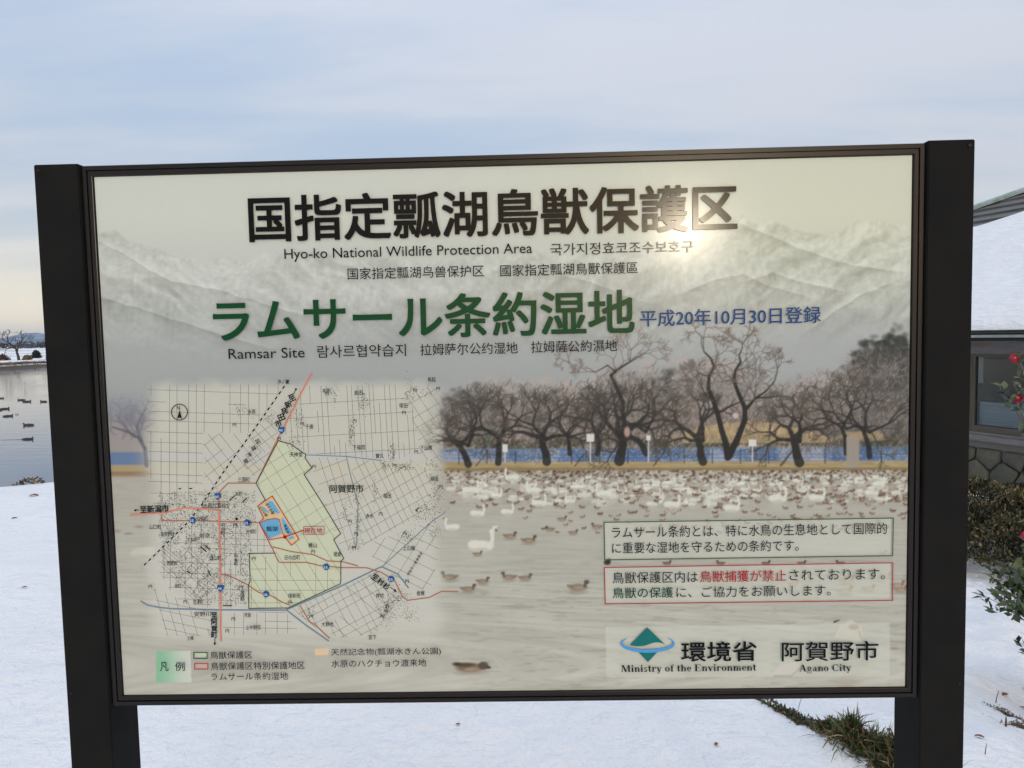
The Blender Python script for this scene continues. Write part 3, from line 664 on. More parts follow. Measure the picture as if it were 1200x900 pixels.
for s, x, y, w in (('天神堂', 340.5, 531.5, 15), ('横山', 362.5, 637.7, 10), ('堤倉', 392, 648, 9), ('日の出町', 335, 651.8, 18), ('境新田', 339, 696.5, 14), ('大野地', 378, 730, 14), ('金屋', 489, 693.5, 9.5), ('押切', 441.5, 696.5, 9), ('堀越', 451, 714, 5), ('上山屋', 473, 641, 14), ('赤水', 429.5, 603.5, 9),
                   ('下山屋', 493, 523.8, 14), ('下福岡', 414, 523.3, 14.5), ('寶久', 441, 533.2, 9.5), ('千唐', 359, 499, 9), ('本明', 378.5, 457, 9.5), ('島田', 416, 459.5, 9.5), ('塚田', 468.5, 474.5, 9.5), ('長起', 501.5, 444, 9.5), ('福田', 450, 579.8, 9), ('稲田', 505, 560, 9), ('水原', 291.5, 481.5, 9), ('沖ノ館', 326, 446.5, 14),
                   ('三国町', 280, 561, 14), ('本町', 277, 577.5, 8), ('中央町', 232, 606.5, 13), ('山口町', 176.5, 616, 14), ('南安野町', 190, 624.5, 16), ('下条町', 221, 631.3, 11), ('水原公園', 235, 625.8, 12), ('岡山町', 247.5, 652.5, 13), ('若葉町', 197, 658.5, 12.5), ('緑町', 206.5, 685, 7.5), ('百津町', 228, 703.8, 12), ('安野川', 229, 718, 20),
                   ('荒屋', 288, 719.2, 7.5), ('上中野目', 289.5, 733.5, 17), ('土橋', 221, 746, 7.5), ('宮下', 433, 745, 9), ('外城町', 290, 621.5, 12), ('瓢湖', 313.5, 618.5, 13), ('水原代官所', 239.5, 591, 27)):
    h = min(5.6, 1.15 * w / max(len(s), 1) + .6); mt(s, x - w / 2 if False else x, y - h / 2 + .3, y + h / 2 + .3, x + w, bold=.006)
for i, ch_ in enumerate('羽越本線'): mt(ch_, 295.5 + 5 - i * 4.6, 514 + i * 7.5, 519.6 + i * 7.5, 300.8 + 5 - i * 4.6, rot=-25)
for i, ch_ in enumerate('中央町'): mt(ch_, 260.5, 611.5 + i * 5, 616 + i * 5, 264.8)
for i, ch_ in enumerate('中島町'): mt(ch_, 276, 648.5 + i * 4.5, 652.5 + i * 4.5, 280.2)
for i, ch_ in enumerate('金田町'): mt(ch_, 283.4, 690 + i * 4.5, 694 + i * 4.5, 287.6)
for i, ch_ in enumerate('東新池'): mt(ch_, 334 + i * 1.4, 613.5 + i * 3.6, 617 + i * 3.6, 337.5 + i * 1.4)
for i, ch_ in enumerate('あやめ園'): mt(ch_, 312.4 + i * 2.2, 588.6 + i * 3.2, 592 + i * 3.2, 316 + i * 2.2)
for i, ch_ in enumerate('さくら園'): mt(ch_, 305 + i * 2.2, 592.5 + i * 2.9, 595.5 + i * 2.9, 308.2 + i * 2.2)
for i, ch_ in enumerate('五頭連峰少年自然'): mt(ch_, 492.5 - i * 2.1, 646 + i * 3.4, 649.4 + i * 3.4, 495.8 - i * 2.1, rot=-25)
for x, y in ((384, 461), (355, 496), (416.5, 492.5), (474, 483), (487, 457), (514, 455), (463, 545), (488.5, 529), (369, 546), (328, 513.5), (276, 497), (411, 610), (447, 601.5), (418, 624.5), (416, 641), (368, 645.5), (299, 653.5), (341, 704.5), (294, 612), (284, 687), (366, 721), (455, 709), (449, 721), (478, 680), (475, 624), (517, 570), (275, 724), (268, 738), (178, 686), (219, 704), (277, 614)):
    w = 4.2; mt('円', x - w / 2, y - 2, y + 2, x + w / 2)
for s, x, y in (('49', 259, 688.5), ('460', 255.7, 581), ('460', 330.3, 503.4), ('55', 226.3, 609), ('55', 290, 612), ('55', 382.8, 663.7), ('55', 459, 678), ('508', 312.5, 695.6)):
    mt(s, x - 2.3, y - 1.5, y + 1.5, x + 2.3, 'white', .0)
mt('N', 208.6, 474.8, 479.4, 212.2)

def make_texts():
    bpy.context.view_layer.update(); dg = bpy.context.evaluated_depsgraph_get(); groups = {}
    for (o, s, xl, yt, yb, xr, ink, rot, name, bold) in TX:
        me = bpy.data.meshes.new_from_object(o.evaluated_get(dg)); n = len(me.vertices)
        if n == 0: continue
        co = np.empty(n * 3); me.vertices.foreach_get('co', co); co = co.reshape(-1, 3)
        f = [tuple(p.vertices) for p in me.polygons]
        lo, hi = co.min(0), co.max(0); nb = 0
        if bold > .001:
            nb = 8 if bold > .015 and name == 'lettering' else 6; base = co; f0 = list(f); n0 = n
            for q_ in range(nb):
                t_ = 6.2832 * (q_ + .5 * (nb == 6)) / nb; k_ = max(abs(math.cos(t_)), abs(math.sin(t_))); co = np.concatenate([co, base + np.array([math.cos(t_) / k_ * bold, math.sin(t_) / k_ * bold, 0])]); f += [tuple(i + n0 * (q_ + 1) for i in p_) for p_ in f0]
            lo, hi = co.min(0), co.max(0); n = len(co)
        X0, ZT = P(xl, yt); _, ZB = P(xl, yb); X1 = P(xr, yt)[0]
        w, h = X1 - X0, ZT - ZB
        a = (co[:, 0] - lo[0]) / max(hi[0] - lo[0], 1e-6) * w - w / 2; b = (co[:, 1] - lo[1]) / max(hi[1] - lo[1], 1e-6) * h - h / 2
        t = -R(rot); c_, s_ = math.cos(t), math.sin(t)
        x = X0 + w / 2 + a * c_ - b * s_; z = ZB + h / 2 + a * s_ + b * c_
        if name == 'lettering':
            yl = layer(); lay_ = np.repeat(np.arange(nb + 1), len(x) // (nb + 1)); YL[0] -= .000004 * nb; me2 = mesh(name, np.stack([x, yl - lay_ * .000004, z], -1), f); obj(name, me2, IK[ink], sheet)
        else: groups.setdefault(ink, []).append((np.stack([x, -np.repeat(np.arange(nb + 1), len(x) // (nb + 1)) * .000004, z], -1), f))
        bpy.data.objects.remove(o); bpy.data.meshes.remove(me)
    for ink, L_ in groups.items():
        yl = layer(); m = MB()
        for v, f in L_: v[:, 1] += yl; m.add(v.tolist(), f)
        YL[0] -= .00003; obj('map_lettering', mesh('map_lettering', m.v, m.f), IK[ink], sheet, kind='stuff')

# ---- the map's line work
def clipfam(poly_, ang, step, off=0, jit=.25, gap=.12):
    """parallel lines at angle ang (deg) spaced by step, clipped to a polygon"""
    out = []; a = R(ang); dx, dy = math.cos(a), math.sin(a); nx, ny = -dy, dx
    ds = [x * nx + y * ny for x, y in poly_]; d = min(ds) + off
    while d < max(ds):
        dd = d + RNG.randn() * step * jit * .4; hits = []
        n = len(poly_)
        for k in range(n):
            (xa, ya), (xb, yb) = poly_[k], poly_[(k + 1) % n]; da = xa * nx + ya * ny - dd; db = xb * nx + yb * ny - dd
            if (da < 0) != (db < 0): t = da / (da - db); x = xa + (xb - xa) * t; y = ya + (yb - ya) * t; hits.append(x * dx + y * dy)
        hits.sort()
        for h0, h1 in zip(hits[::2], hits[1::2]):
            if h1 - h0 < 3: continue
            s0 = h0
            while s0 < h1:
                s1 = min(h1, s0 + 14 + 60 * RNG.rand())
                if RNG.rand() > gap: 
                    k = RNG.randn() * .35; out.append([(s0 * dx + (dd + k * 0) * nx, s0 * dy + dd * ny), (s1 * dx + dd * nx, s1 * dy + dd * ny)])
                s0 = s1
        d += step
    return out
PNW = [(172, 450), (335, 450), (296, 507), (238, 507), (238, 590), (180, 592), (172, 560)]
PDG = [(239, 508), (296, 508), (310, 520), (300, 545), (268, 560), (240, 590)]
PDG2 = [(300, 500), (318, 484), (328, 500), (310, 545), (296, 560), (285, 540)]
PNE = [(344, 470), (352, 452), (470, 450), (485, 480), (492, 525), (470, 538), (360, 531), (330, 505)]
PE1 = [(472, 462), (488, 452), (516, 455), (515, 540), (492, 548), (490, 510)]
PM1 = [(368, 536), (405, 536), (420, 640), (402, 650), (366, 548)]
PM2 = [(410, 536), (450, 542), (508, 552), (500, 600), (425, 640), (418, 590)]
PS1 = [(424, 640), (505, 610), (516, 640), (505, 690), (480, 690), (450, 664)]
PS2 = [(342, 713), (400, 688), (445, 668), (470, 700), (440, 742), (400, 748), (370, 735)]
PSW = [(180, 690), (240, 712), (250, 716), (250, 745), (195, 745)]
PB = [(262, 717), (336, 717), (352, 742), (262, 745)]
PTW = [(186, 640), (225, 612), (303, 614), (322, 646), (292, 650), (290, 710), (240, 712), (205, 700), (186, 668)]
fine = clipfam(PNW, 90, 10.5) + clipfam(PNW, 2, 12) + clipfam(PDG, 52, 11) + clipfam(PDG, -128 + 90 + 0, 14) + clipfam(PDG2, 48, 9) + clipfam(PDG2, -35, 12) \
     + clipfam(PNE, 86.5, 6.2, gap=.25) + clipfam(PNE, -3, 20, gap=.02) + clipfam(PE1, 56, 12) + clipfam(PE1, -30, 14, gap=.05) + clipfam(PM1, 72, 10) + clipfam(PM1, -20, 15) + clipfam(PM2, 64, 8.5) + clipfam(PM2, -30, 14, gap=.05) \
     + clipfam(PS1, 26, 13, gap=.05) + clipfam(PS1, -58, 17) + clipfam(PS2, 62, 10) + clipfam(PS2, -28, 9.5) + clipfam(PS2, 40, 14) + clipfam(PSW, 74, 12) + clipfam(PSW, 12, 11) + clipfam(PB, 90, 13, gap=.02) + clipfam(PB, 1, 10.5, gap=.05)
ribbons('map_field_lines', fine, .45, 'grey', kind='stuff')
zf = clipfam([p for p in ZONE[:16]] + [(292.8, 648), (322.5, 647.7), (351, 631.5), (319.5, 580.8), (300.5, 566)], 58, 13) + clipfam([(326, 518), (366, 548), (399, 625), (351, 631), (319, 580), (301, 566)], -32, 15) + clipfam([(293, 650), (400, 660), (399, 684), (338, 711), (293, 711)], 90, 15) + clipfam([(293, 650), (400, 660), (399, 684), (338, 711), (293, 711)], 0, 14)
ribbons('map_zone_lines', zf, .36, 'tan' if False else 'grey', kind='stuff')
tw = clipfam(PTW, 90, 6.5, gap=.45) + clipfam(PTW, 2, 6, gap=.45) + clipfam([(188, 640), (245, 640), (255, 690), (232, 706), (190, 670)], 42, 3.4, gap=.3) + clipfam([(188, 640), (245, 640), (255, 690), (232, 706), (190, 670)], -50, 7, gap=.3)
ribbons('map_street_lines', tw, .4, 'grey', kind='stuff')
def clusters():
    m = MB(); yl = layer(); 
    C = [(186, 300, 575, 640, 3000), (190, 300, 640, 708, 2800)]
    pts = []
    for x0, x1, y0, y1, n in C:
        for _ in range(n): pts.append((x0 + (x1 - x0) * RNG.rand(), y0 + (y1 - y0) * RNG.rand()))
    pts = [p for p in pts if not (p[0] + (p[1] - 640) * -.9 < 190 and p[1] < 640) and not (p[0] < 190 + (p[1] - 660) * 1.0) and vn(p[0] / 7, p[1] / 7, 4) > .28 and not (p[0] > 292 and p[1] > 647)]
    for x, y, sx, sy, n in [(427, 470, 6, 9, 110), (392, 462, 3, 9, 40), (412, 505, 3, 12, 120), (480, 462, 5, 12, 70), (500, 460, 8, 6, 50), (460, 530, 3, 10, 110), (475, 547, 10, 4, 120), (507, 545, 8, 8, 90), (452, 545, 4, 5, 60), (440, 575, 3, 14, 70), (418, 585, 3, 6, 50), (405, 600, 4, 14, 70), (420, 615, 3, 16, 110), (500, 600, 12, 10, 260), (512, 575, 6, 14, 160), (478, 628, 9, 5, 110), (510, 622, 6, 8, 90), (455, 715, 9, 16, 260), (470, 700, 8, 10, 150), (480, 720, 8, 8, 80), (350, 490, 6, 12, 90), (345, 520, 8, 6, 70), (284, 480, 8, 6, 60), (318, 490, 5, 8, 60), (364, 715, 5, 9, 50), (415, 640, 6, 5, 60)]:
        for _ in range(n): pts.append((x + RNG.randn() * sx * .7, y + RNG.randn() * sy * .7))
    u = 1.6 / 958
    for x, y in pts:
        X, Z = P(x, y); a = .22 + .32 * RNG.rand() ** 2; b = .22 + .4 * RNG.rand() ** 3; t = RNG.rand() * 3.14; c_, s_ = math.cos(t) * u, math.sin(t) * u
        m.add([(X + (i * a * c_ - j * b * s_), yl, Z + (i * a * s_ + j * b * c_)) for i, j in ((-1, -1), (1, -1), (1, 1), (-1, 1))], [(0, 1, 2, 3)])
    obj('map_town_blocks', mesh('map_town_blocks', m.v, m.f), IK['speck'], sheet, kind='stuff')
clusters()
ribbons('map_railway_edge', [[(338, 445.6), (300, 500), (262, 553), (235.4, 593), (220, 612), (192, 640), (165, 666)]], 1.6, 'black')
ribbons('map_railway_gap', [[(338, 445.6), (300, 500), (262, 553), (235.4, 593), (220, 612), (192, 640), (165, 666)]], 1.0, 'white')
ribbons('map_railway', [[(338, 445.6), (300, 500), (262, 553), (235.4, 593), (220, 612), (192, 640), (165, 666)]], 1.2, 'black', dash=4.0, kind='stuff')
ribbons_each('map_river', [[(165, 703.7), (174, 709), (188, 711.5), (203, 713), (258, 714.3), (335, 714.7), (399, 687), (444.7, 665), (448, 664), (466.7, 672.5), (479.5, 689)], [(336.5, 714.7), (360, 733), (386, 751)]], 1.8, 'river')
ribbons_each('map_lane', [[(360, 532.7), (406, 534.5), (448, 539.5)], [(406, 534.5), (412, 560), (420, 590), (418, 640)], [(448, 664), (505, 612), (522, 600)]], 1.0, 'river')
ribbons_each('map_road', [[(320, 640.4), (342, 646), (367.7, 649.6), (384, 657), (402.5, 658), (420, 663)], [(322.5, 647.7), (323.7, 652), (328, 658.7), (360, 658.7), (375, 662.4), (400.7, 664.8), (430, 665), (448, 670.7), (463, 680), (472, 698), (477.7, 703.3), (503, 700), (518, 692.7), (538, 693)],
    [(260, 672.5), (271, 675), (291, 685), (304, 694), (317, 697), (331.7, 705.5), (341, 709)], [(352, 709), (364, 729), (367.7, 730), (387, 747.7)], [(323, 519), (300.5, 565.7), (267.5, 565.7), (256.5, 577)], [(189.5, 602.7), (190, 609.7), (227.5, 609.7), (280, 611), (303, 612)]], 1.25, 'road')
ribbons_each('map_trunk_road', [[(365.5, 436.5), (353, 460), (334, 498), (323, 519)], [(256.5, 577), (256.8, 600), (258.7, 640), (259, 690), (259.5, 751)], [(153, 602.7), (196, 599.6), (217, 594.5), (253, 596.8)]], 1.9, 'trunkroad')
ribbons('map_zone_border', [ZONE], 1.0, 'darkgreen', closed=True)
ribbons('map_core_border', [CORE], 1.1, 'core', closed=True)
ribbons('map_dike_line', [[(304.5, 612.5), (313, 608.5), (324, 607), (328, 608.5), (330, 618), (333, 627)], [(300.5, 566), (304, 612), (322.5, 647.7)][1:]], .9, 'core')
def disc(x, y, r, n=16, ry=None): return [(x + r * math.cos(6.2832 * i / n), y + (ry or r) * math.sin(6.2832 * i / n)) for i in range(n)]
flat_each('map_road_shield', [disc(226.3, 609, 3.9), disc(290, 612, 3.9), disc(382.8, 663.7, 3.9), disc(459, 678, 3.9), disc(312.5, 695.6, 3.9)] + [[(x - 4, y - 3.6), (x - 1.6, y - 4.4), (x, y - 3.9), (x + 1.6, y - 4.4), (x + 4, y - 3.6), (x + 3.4, y + 1), (x, y + 4.4), (x - 3.4, y + 1)] for x, y in ((259, 689), (255.7, 581.5), (330.3, 504))], 'shield')
flat('map_here_dot', [disc(334.5, 628.7, 2.1)], 'red'); ribbons('map_here_pointer', [[(334.5, 628.5), (357, 620.6)]], 1.2, 'red')
ribbons('map_here_box', [[(356.5, 616.5), (380.5, 616), (380.5, 625.3), (356.5, 626)]], .6, 'red', closed=True)
ribbons('map_office_box', [[(238, 587.5), (268, 587.5), (268, 594), (238, 594)]], .5, 'black', closed=True)
flat('map_office_dot', [disc(278, 607.6, 1.6)], 'black')
ribbons_each('map_arrow', [[(158.5, 597.2), (164, 597)], [(347, 456), (344.5, 461.5)], [(252.8, 747.5), (252.8, 754)], [(458, 687.5), (463.5, 691.5)]], .8, 'black')
flat_each('map_arrow_head', [[(157.5, 597.2), (160.5, 595.7), (160.5, 598.8)], disc(347.3, 455.6, 1.2), [(251, 752.5), (254.6, 752.5), (252.8, 755.5)], [(465.5, 693), (461.6, 692.4), (464, 689.6)]], 'black')
ribbons_each('map_block', [[(210 + 0, 572), (213, 572)], [(208, 571.7), (222.5, 571.7)][1:] + [(226, 571.7)], [(262, 709), (273, 709)], [(236, 640), (243, 646)], [(241, 638), (247, 643)], [(220, 668.5), (224, 671)], [(492, 594), (488, 597), (490, 599)], [(285, 588), (290, 583)], [(276, 580), (270, 586)], [(245, 668), (248, 674)]], 1.2, 'black')
ribbons('north_circle', [disc(211.2, 482.3, 9.3, 40)], 1.0, 'black', closed=True)
flat('north_arrow', [[(211.3, 479.5), (214.2, 490.2), (211.3, 488.4), (208.6, 490.2)]], 'black')
ribbons('note_border', [[(708, 611.5), (1046.2, 606.8), (1045.3, 650.8), (709, 655.5)]], 1.2, 'boxgreen', closed=True)
ribbons('note_border', [[(708.4, 664.4), (1045.6, 659), (1045.3, 703), (709.6, 707)]], 1.2, 'boxred', closed=True)
ribbons('legend_swatch_border', [[(228.5, 763.5), (244, 763.5), (244, 770.5), (228.5, 770.5)]], 1.1, 'darkgreen', closed=True)
ribbons('legend_swatch_border', [[(229.5, 776.5), (245, 776.5), (245, 783), (229.5, 783)]], 1.1, 'boxred', closed=True)
# ministry emblem: a diamond with a wave, circled by a blue ring
def bez(a, b, c, n=8): return [((1 - t) ** 2 * a[0] + 2 * t * (1 - t) * b[0] + t * t * c[0], (1 - t) ** 2 * a[1] + 2 * t * (1 - t) * b[1] + t * t * c[1]) for t in [i / n for i in range(n + 1)]]
flat('emblem_diamond', [[(758.7, 734.5)] + bez((779.8, 754.6), (771, 750), (763, 753.2)) + bez((763, 753.2), (752, 758.5), (738.3, 755.2))[1:], [(748.6, 763.3), (759, 764.2), (770.6, 763.3), (759.5, 775.2)]], 'teal')
outer = [(759.2 + 31.8 * math.cos(t), 753.6 + 10.4 * math.sin(t)) for t in np.linspace(R(-38), R(218), 40)]
inner = [(759.2 + 29.0 * math.cos(t), 752.2 + 7.9 * math.sin(t)) for t in np.linspace(R(218), R(-38), 40)]
flat('emblem_ring', [outer + inner], 'sky')

# ---- bold roman lettering, drawn stroke by stroke (em = 1, x-height .46, caps .68)
def roman(s, xl, yt_cap, y_base, xr):
    S = []; K = .135; Tn = .045
    def rc(x0, y0, x1, y1): S.append([(x0, y0), (x1, y0), (x1, y1), (x0, y1)])
    def stem(x, y0, y1, serif=(1, 1), k=K, sw=.06):
        rc(x, y0, x + k, y1)
        if serif[0]: rc(x - sw, y0, x + k + sw, y0 + Tn * .8)
        if serif[1] == 1: rc(x - sw, y1 - Tn * .8, x + k + sw * .2, y1)
        if serif[1] == 2: rc(x - sw, y1 - Tn * .8, x + k + sw, y1)
    def arc(cx, cy, rx, ry, a0, a1, n=18, thick=K, thin=Tn, th=None):
        p = []
        for i in range(n + 1):
            t = R(a0 + (a1 - a0) * i / n); w = th if th else thin + (thick - thin) * abs(math.cos(t)) ** 1.3
            p.append(((cx + rx * math.cos(t), cy + ry * math.sin(t)), (cx + (rx - w) * math.cos(t), cy + (ry - w * .8) * math.sin(t))))
        for (a, b), (c, d) in zip(p[:-1], p[1:]): S.append([off(a), off(c), off(d), off(b)])
    off = lambda q: q
    def seg(x0, y0, x1, y1, w): S.append([(x0 - w / 2, y0), (x0 + w / 2, y0), (x1 + w / 2, y1), (x1 - w / 2, y1)])
    xh, cp = .46, .68
    def shoulder(x): # arch joining a stem at x to one .23 further right
        arc(x + .155, xh - .17, .145, .185, 15, 165, thick=.10); rc(x + .165, 0, x + .30, xh - .15); rc(x + .12, 0, x + .345, Tn * .8)
    adv = {}
    def g(c):
        if c == 'M': stem(.06, 0, cp, (1, 0), .05); rc(.0, cp - .036, .17, cp); stem(.66, 0, cp, (1, 0)); rc(.64, cp - .036, .85, cp); seg(.17, cp, .42, 0, .15); seg(.66, cp, .41, 0, .06); return .90
        if c == 'i': stem(.07, 0, xh); S.append([(.14 + .08 * math.cos(t), .62 + .08 * math.sin(t)) for t in np.linspace(0, 6.1, 12)]); return .29
        if c == 'n': stem(.07, 0, xh); shoulder(.19); return .56
        if c == 'm': stem(.07, 0, xh); shoulder(.17); shoulder(.42); return .80
        if c == 'h': stem(.07, 0, cp); shoulder(.19); return .56
        if c == 'r': stem(.07, 0, xh); arc(.28, xh - .12, .12, .13, 40, 170, thick=.08); S.append([(.36 + .065 * math.cos(t), xh - .075 + .065 * math.sin(t)) for t in np.linspace(0, 6.1, 10)]); return .44
        if c == 's': arc(.19, .34, .14, .13, 30, 260, th=.075); arc(.19, .12, .15, .13, -150, 80, th=.085); rc(.29, .33, .32, xh); rc(.05, 0, .08, .13); return .39
        if c == 't': rc(.09, .06, .225, .60); arc(.225, .11, .135, .12, 180, 330, th=.06); rc(.02, xh - .05, .33, xh); return .34
        if c == 'y': seg(.10, xh, .27, 0, .14); seg(.42, xh, .24, -.12, .055); rc(.0, xh - .036, .21, xh); rc(.31, xh - .036, .50, xh); arc(.16, -.10, .09, .10, 190, 360, th=.07); return .50
        if c == 'o': arc(.25, xh / 2, .22, .24, 0, 360, 28); return .50
        if c == 'f': rc(.09, 0, .225, .54); rc(.03, 0, .30, .036); rc(.02, xh - .05, .32, xh); arc(.245, .56, .155, .13, 20, 180, th=.07); return .34
        if c == 'e': arc(.23, xh / 2, .20, .24, 0, 320, 26); rc(.10, xh / 2 - .01, .42, xh / 2 + .035); return .45
        if c == 'E': stem(.08, 0, cp, (0, 0), .15); rc(.02, cp - .04, .58, cp); rc(.02, 0, .60, .04); rc(.2, cp / 2 - .02, .42, cp / 2 + .02); rc(.54, cp - .17, .58, cp); rc(.57, 0, .61, .18); rc(.40, cp / 2 - .10, .44, cp / 2 + .10); return .66
        if c == 'v': seg(.10, xh, .27, 0, .14); seg(.42, xh, .265, 0, .055); rc(.0, xh - .036, .21, xh); rc(.31, xh - .036, .50, xh); return .50
        if c == 'A': seg(.33, cp, .58, 0, .155); seg(.32, cp, .09, 0, .055); rc(.15, .20, .50, .245); rc(.0, 0, .20, .036); rc(.44, 0, .72, .036); return .72
        if c == 'g': arc(.22, .30, .18, .16, 0, 360, 22, .11); arc(.24, -.06, .22, .13, 0, 360, 22, .06); rc(.10, .04, .38, .10); rc(.34, xh - .07, .48, xh - .02); return .50
        if c == 'a': rc(.27, .03, .40, .34); arc(.24, .31, .155, .15, 0, 160, th=.06); arc(.19, .12, .15, .12, 60, 330, 18, .10); rc(.38, 0, .48, .06); return .50
        if c == 'C': arc(.37, cp / 2, .33, .35, 48, 315, 26, .16); rc(.60, cp - .22, .635, cp); return .70
        return .25
    m = MB(); yl = layer(); x = 0; quads = []; 
    for c in s:
        S.clear(); w = g(c); quads += [[(px_ + x, py_) for px_, py_ in q_] for q_ in S]; x += w + .02
    X0, ZT = P(xl, yt_cap); _, ZB = P(xl, y_base); X1 = P(xr, yt_cap)[0]; kx = (X1 - X0) / x; kz = (ZT - ZB) / .68
    for i, q_ in enumerate(quads):
        v = [(X0 + px_ * kx, yl - (i % 7) * .000008, ZB + py_ * kz) for px_, py_ in q_]
        a = sum(v[j][0] * v[(j + 1) % len(v)][2] - v[(j + 1) % len(v)][0] * v[j][2] for j in range(len(v)))
        m.add(v if a > 0 else v[::-1], [tuple(range(len(v)))])
    YL[0] -= .00006
    obj('lettering', mesh('lettering', m.v, m.f), IK['black'], sheet)
roman('Ministry of the Environment', 728.5, 778.8, 786.6, 886.5)
roman('Agano City', 936.5, 778.2, 786.0, 997.5)
make_texts()

# ---- frame and posts
M = Mat('frame_bronze', .30, .24, 0.0); M.color((.011, .009, .008)); M.rough(M.noise(30, 3, .5), .20, .30); FRM = M.m
M = Mat('post_paint', .6, .04, 0.0)
M.color(M.ramp(M.noise(9, 5, .6), [(.3, (.0105, .0105, .0105)), (.75, (.0145, .0145, .0135))])); M.rough(M.noise(18, 4, .6, stretch=(1, 1, .15)), .60, .75); M.bump(M.noise(900, 2, .5), .05, .0004); PST = M.m
FX, FZ0, FZ1 = .8222, .8025, 1.9015
# profile: (inset from outer edge, y): outer band, groove, inner band, sloping lip onto the sheet
PROF = [(0, .030), (0, -.0035), (.0008, -.0045), (.0088, -.0045), (.0094, -.0005), (.0112, -.0005), (.0118, -.0040), (.0190, -.0040), (.0200, -.0036), (.0214, .0012), (.0225, .0014), (.0225, .030)]
def bar(corners, name='frame_bar'):
    (xa, za, ina), (xb, zb, inb) = corners
    v = []; n = len(PROF)
    for (x, z, (ix_, iz_)) in corners:
        for t, y in PROF: v.append((x + ix_ * t, y, z + iz_ * t))
    f = [(i, (i + 1) % n, n + (i + 1) % n, n + i) for i in range(n)] + [tuple(range(n))[::-1], tuple(range(n, 2 * n))]
    me = mesh(name, v, f); b = bmesh.new(); b.from_mesh(me); bmesh.ops.recalc_face_normals(b, faces=b.faces[:]); b.to_mesh(me); b.free()
    obj(name, me, FRM, sign)
e_ = .0001
bar([(-FX, FZ1, (1, -1)), (FX, FZ1, (-1, -1))]); bar([(-FX, FZ0, (1, 1)), (FX, FZ0, (-1, 1))])
bar([(-FX, FZ0 + e_, (1, 1)), (-FX, FZ1 - e_, (1, -1))]); bar([(FX, FZ0 + e_, (-1, 1)), (FX, FZ1 - e_, (-1, -1))])
for s in (-1, 1):
    m = bmesh.new(); top = 1.9045
    bmesh.ops.create_cube(m, size=1.0, matrix=Matrix.Translation((s * .8682, .0395, (top - .35) / 2)) @ Matrix.Diagonal((.0886, .104, top + .35, 1)))
    bmesh.ops.bevel(m, geom=m.edges[:], offset=.0018, segments=2, affect='EDGES')
    me = bpy.data.meshes.new('post'); m.to_mesh(me); m.free(); po = obj('post', me, PST, sign)
    for zz_ in (1.893, .835):
        b = bmesh.new(); bmesh.ops.create_cone(b, cap_ends=True, segments=14, radius1=.0042, radius2=.003, depth=.0022, matrix=Matrix.Translation((s * .9015, -.0134, zz_)) @ Matrix.Rotation(R(90), 4, 'X')); me = bpy.data.meshes.new('rivet'); b.to_mesh(me); b.free(); obj('rivet', me, FRM, po)
# ------------------------------------------------------------------ rest house on the right
BA = Vector((7.399, 10.307, 0)); BTH = R(-68.7)
house = empty('rest_house', BA, BTH, label='low lakeside building with snowy hipped roof, dark window band and rubble stone base', cat='building')
HB_MAT = {}
M = Mat('weathered_board', .75, .3); M.color(M.ramp(M.noise(3, 6, .7, stretch=(.4, 1, 6)), [(.3, (.10, .10, .10)), (.5, (.20, .20, .195)), (.62, (.17, .12, .10)), (.75, (.26, .26, .25))])); M.bump(M.noise(20, 4, .6, stretch=(.3, 1, 5)), .4, .01); BRD = M.m
M = Mat('bronze_sash', .38, .5, .3); M.color((.085, .075, .055)); SASH = M.m
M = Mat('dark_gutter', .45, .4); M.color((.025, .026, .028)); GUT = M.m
M = Mat('pale_green_fascia', .5, .4); M.color(M.ramp(M.noise(8, 4, .6), [(.35, (.30, .36, .32)), (.65, (.44, .48, .44))])); FAS = M.m
M = Mat('roof_metal', .5, .4); M.color(M.ramp(M.noise(5, 5, .6), [(.3, (.075, .073, .066)), (.7, (.125, .12, .108))])); RFM = M.m
M = Mat('verdigris_cap', .45, .4, .2); M.color(M.ramp(M.noise(6, 4, .6), [(.3, (.16, .22, .19)), (.7, (.34, .42, .38))])); CAPM = M.m
M = Mat('mortar', .9, .2); M.color((.20, .195, .18)); M.bump(M.noise(60, 4, .6), .5, .01); MOR = M.m
M = Mat('rubble_stone', .8, .3); rn = M.rnd()
M.color(M.mix(M.noise(9, 6, .7), M.ramp(rn, [(0, (.10, .105, .08)), (.5, (.17, .155, .115)), (1, (.115, .11, .10))]), (.06, .065, .05))); M.bump(M.noise(25, 6, .7), .6, .02); STN = M.m
M = Mat('dark_room', .8, .2); M.color((.05, .052, .055)); ROOM = M.m
M = Mat('white_strip', .7, .2); M.color((.72, .76, .80)); WST = M.m
M = Mat('white_panel', .6, .3); M.color(M.ramp(M.noise(4, 3, .5, stretch=(.2, 1, 12)), [(.4, (.50, .56, .62)), (.6, (.62, .67, .72))])); WPN = M.m
def glass_mat():
    m = bpy.data.materials.new('window_glass'); m.use_nodes = True; nt = m.node_tree; nt.nodes.remove(nt.nodes['Principled BSDF'])
    t = nt.nodes.new('ShaderNodeBsdfTransparent'); t.inputs[0].default_value = (.80, .84, .85, 1); g = nt.nodes.new('ShaderNodeBsdfGlossy'); g.inputs['Roughness'].default_value = .02
    f = nt.nodes.new('ShaderNodeFresnel'); f.inputs[0].default_value = 1.5; x = nt.nodes.new('ShaderNodeMixShader')
    for a, b in ((f.outputs[0], x.inputs[0]), (t.outputs[0], x.inputs[1]), (g.outputs[0], x.inputs[2]), (x.outputs[0], nt.nodes['Material Output'].inputs[0])): nt.links.new(a, b)
    return m
GLS = glass_mat()
def bxo(name, mat, par, *a, bevel=0.0, **k):
    m = MB(); m.box(*a); return m.build(name, mat, par, bevel=bevel, **k)
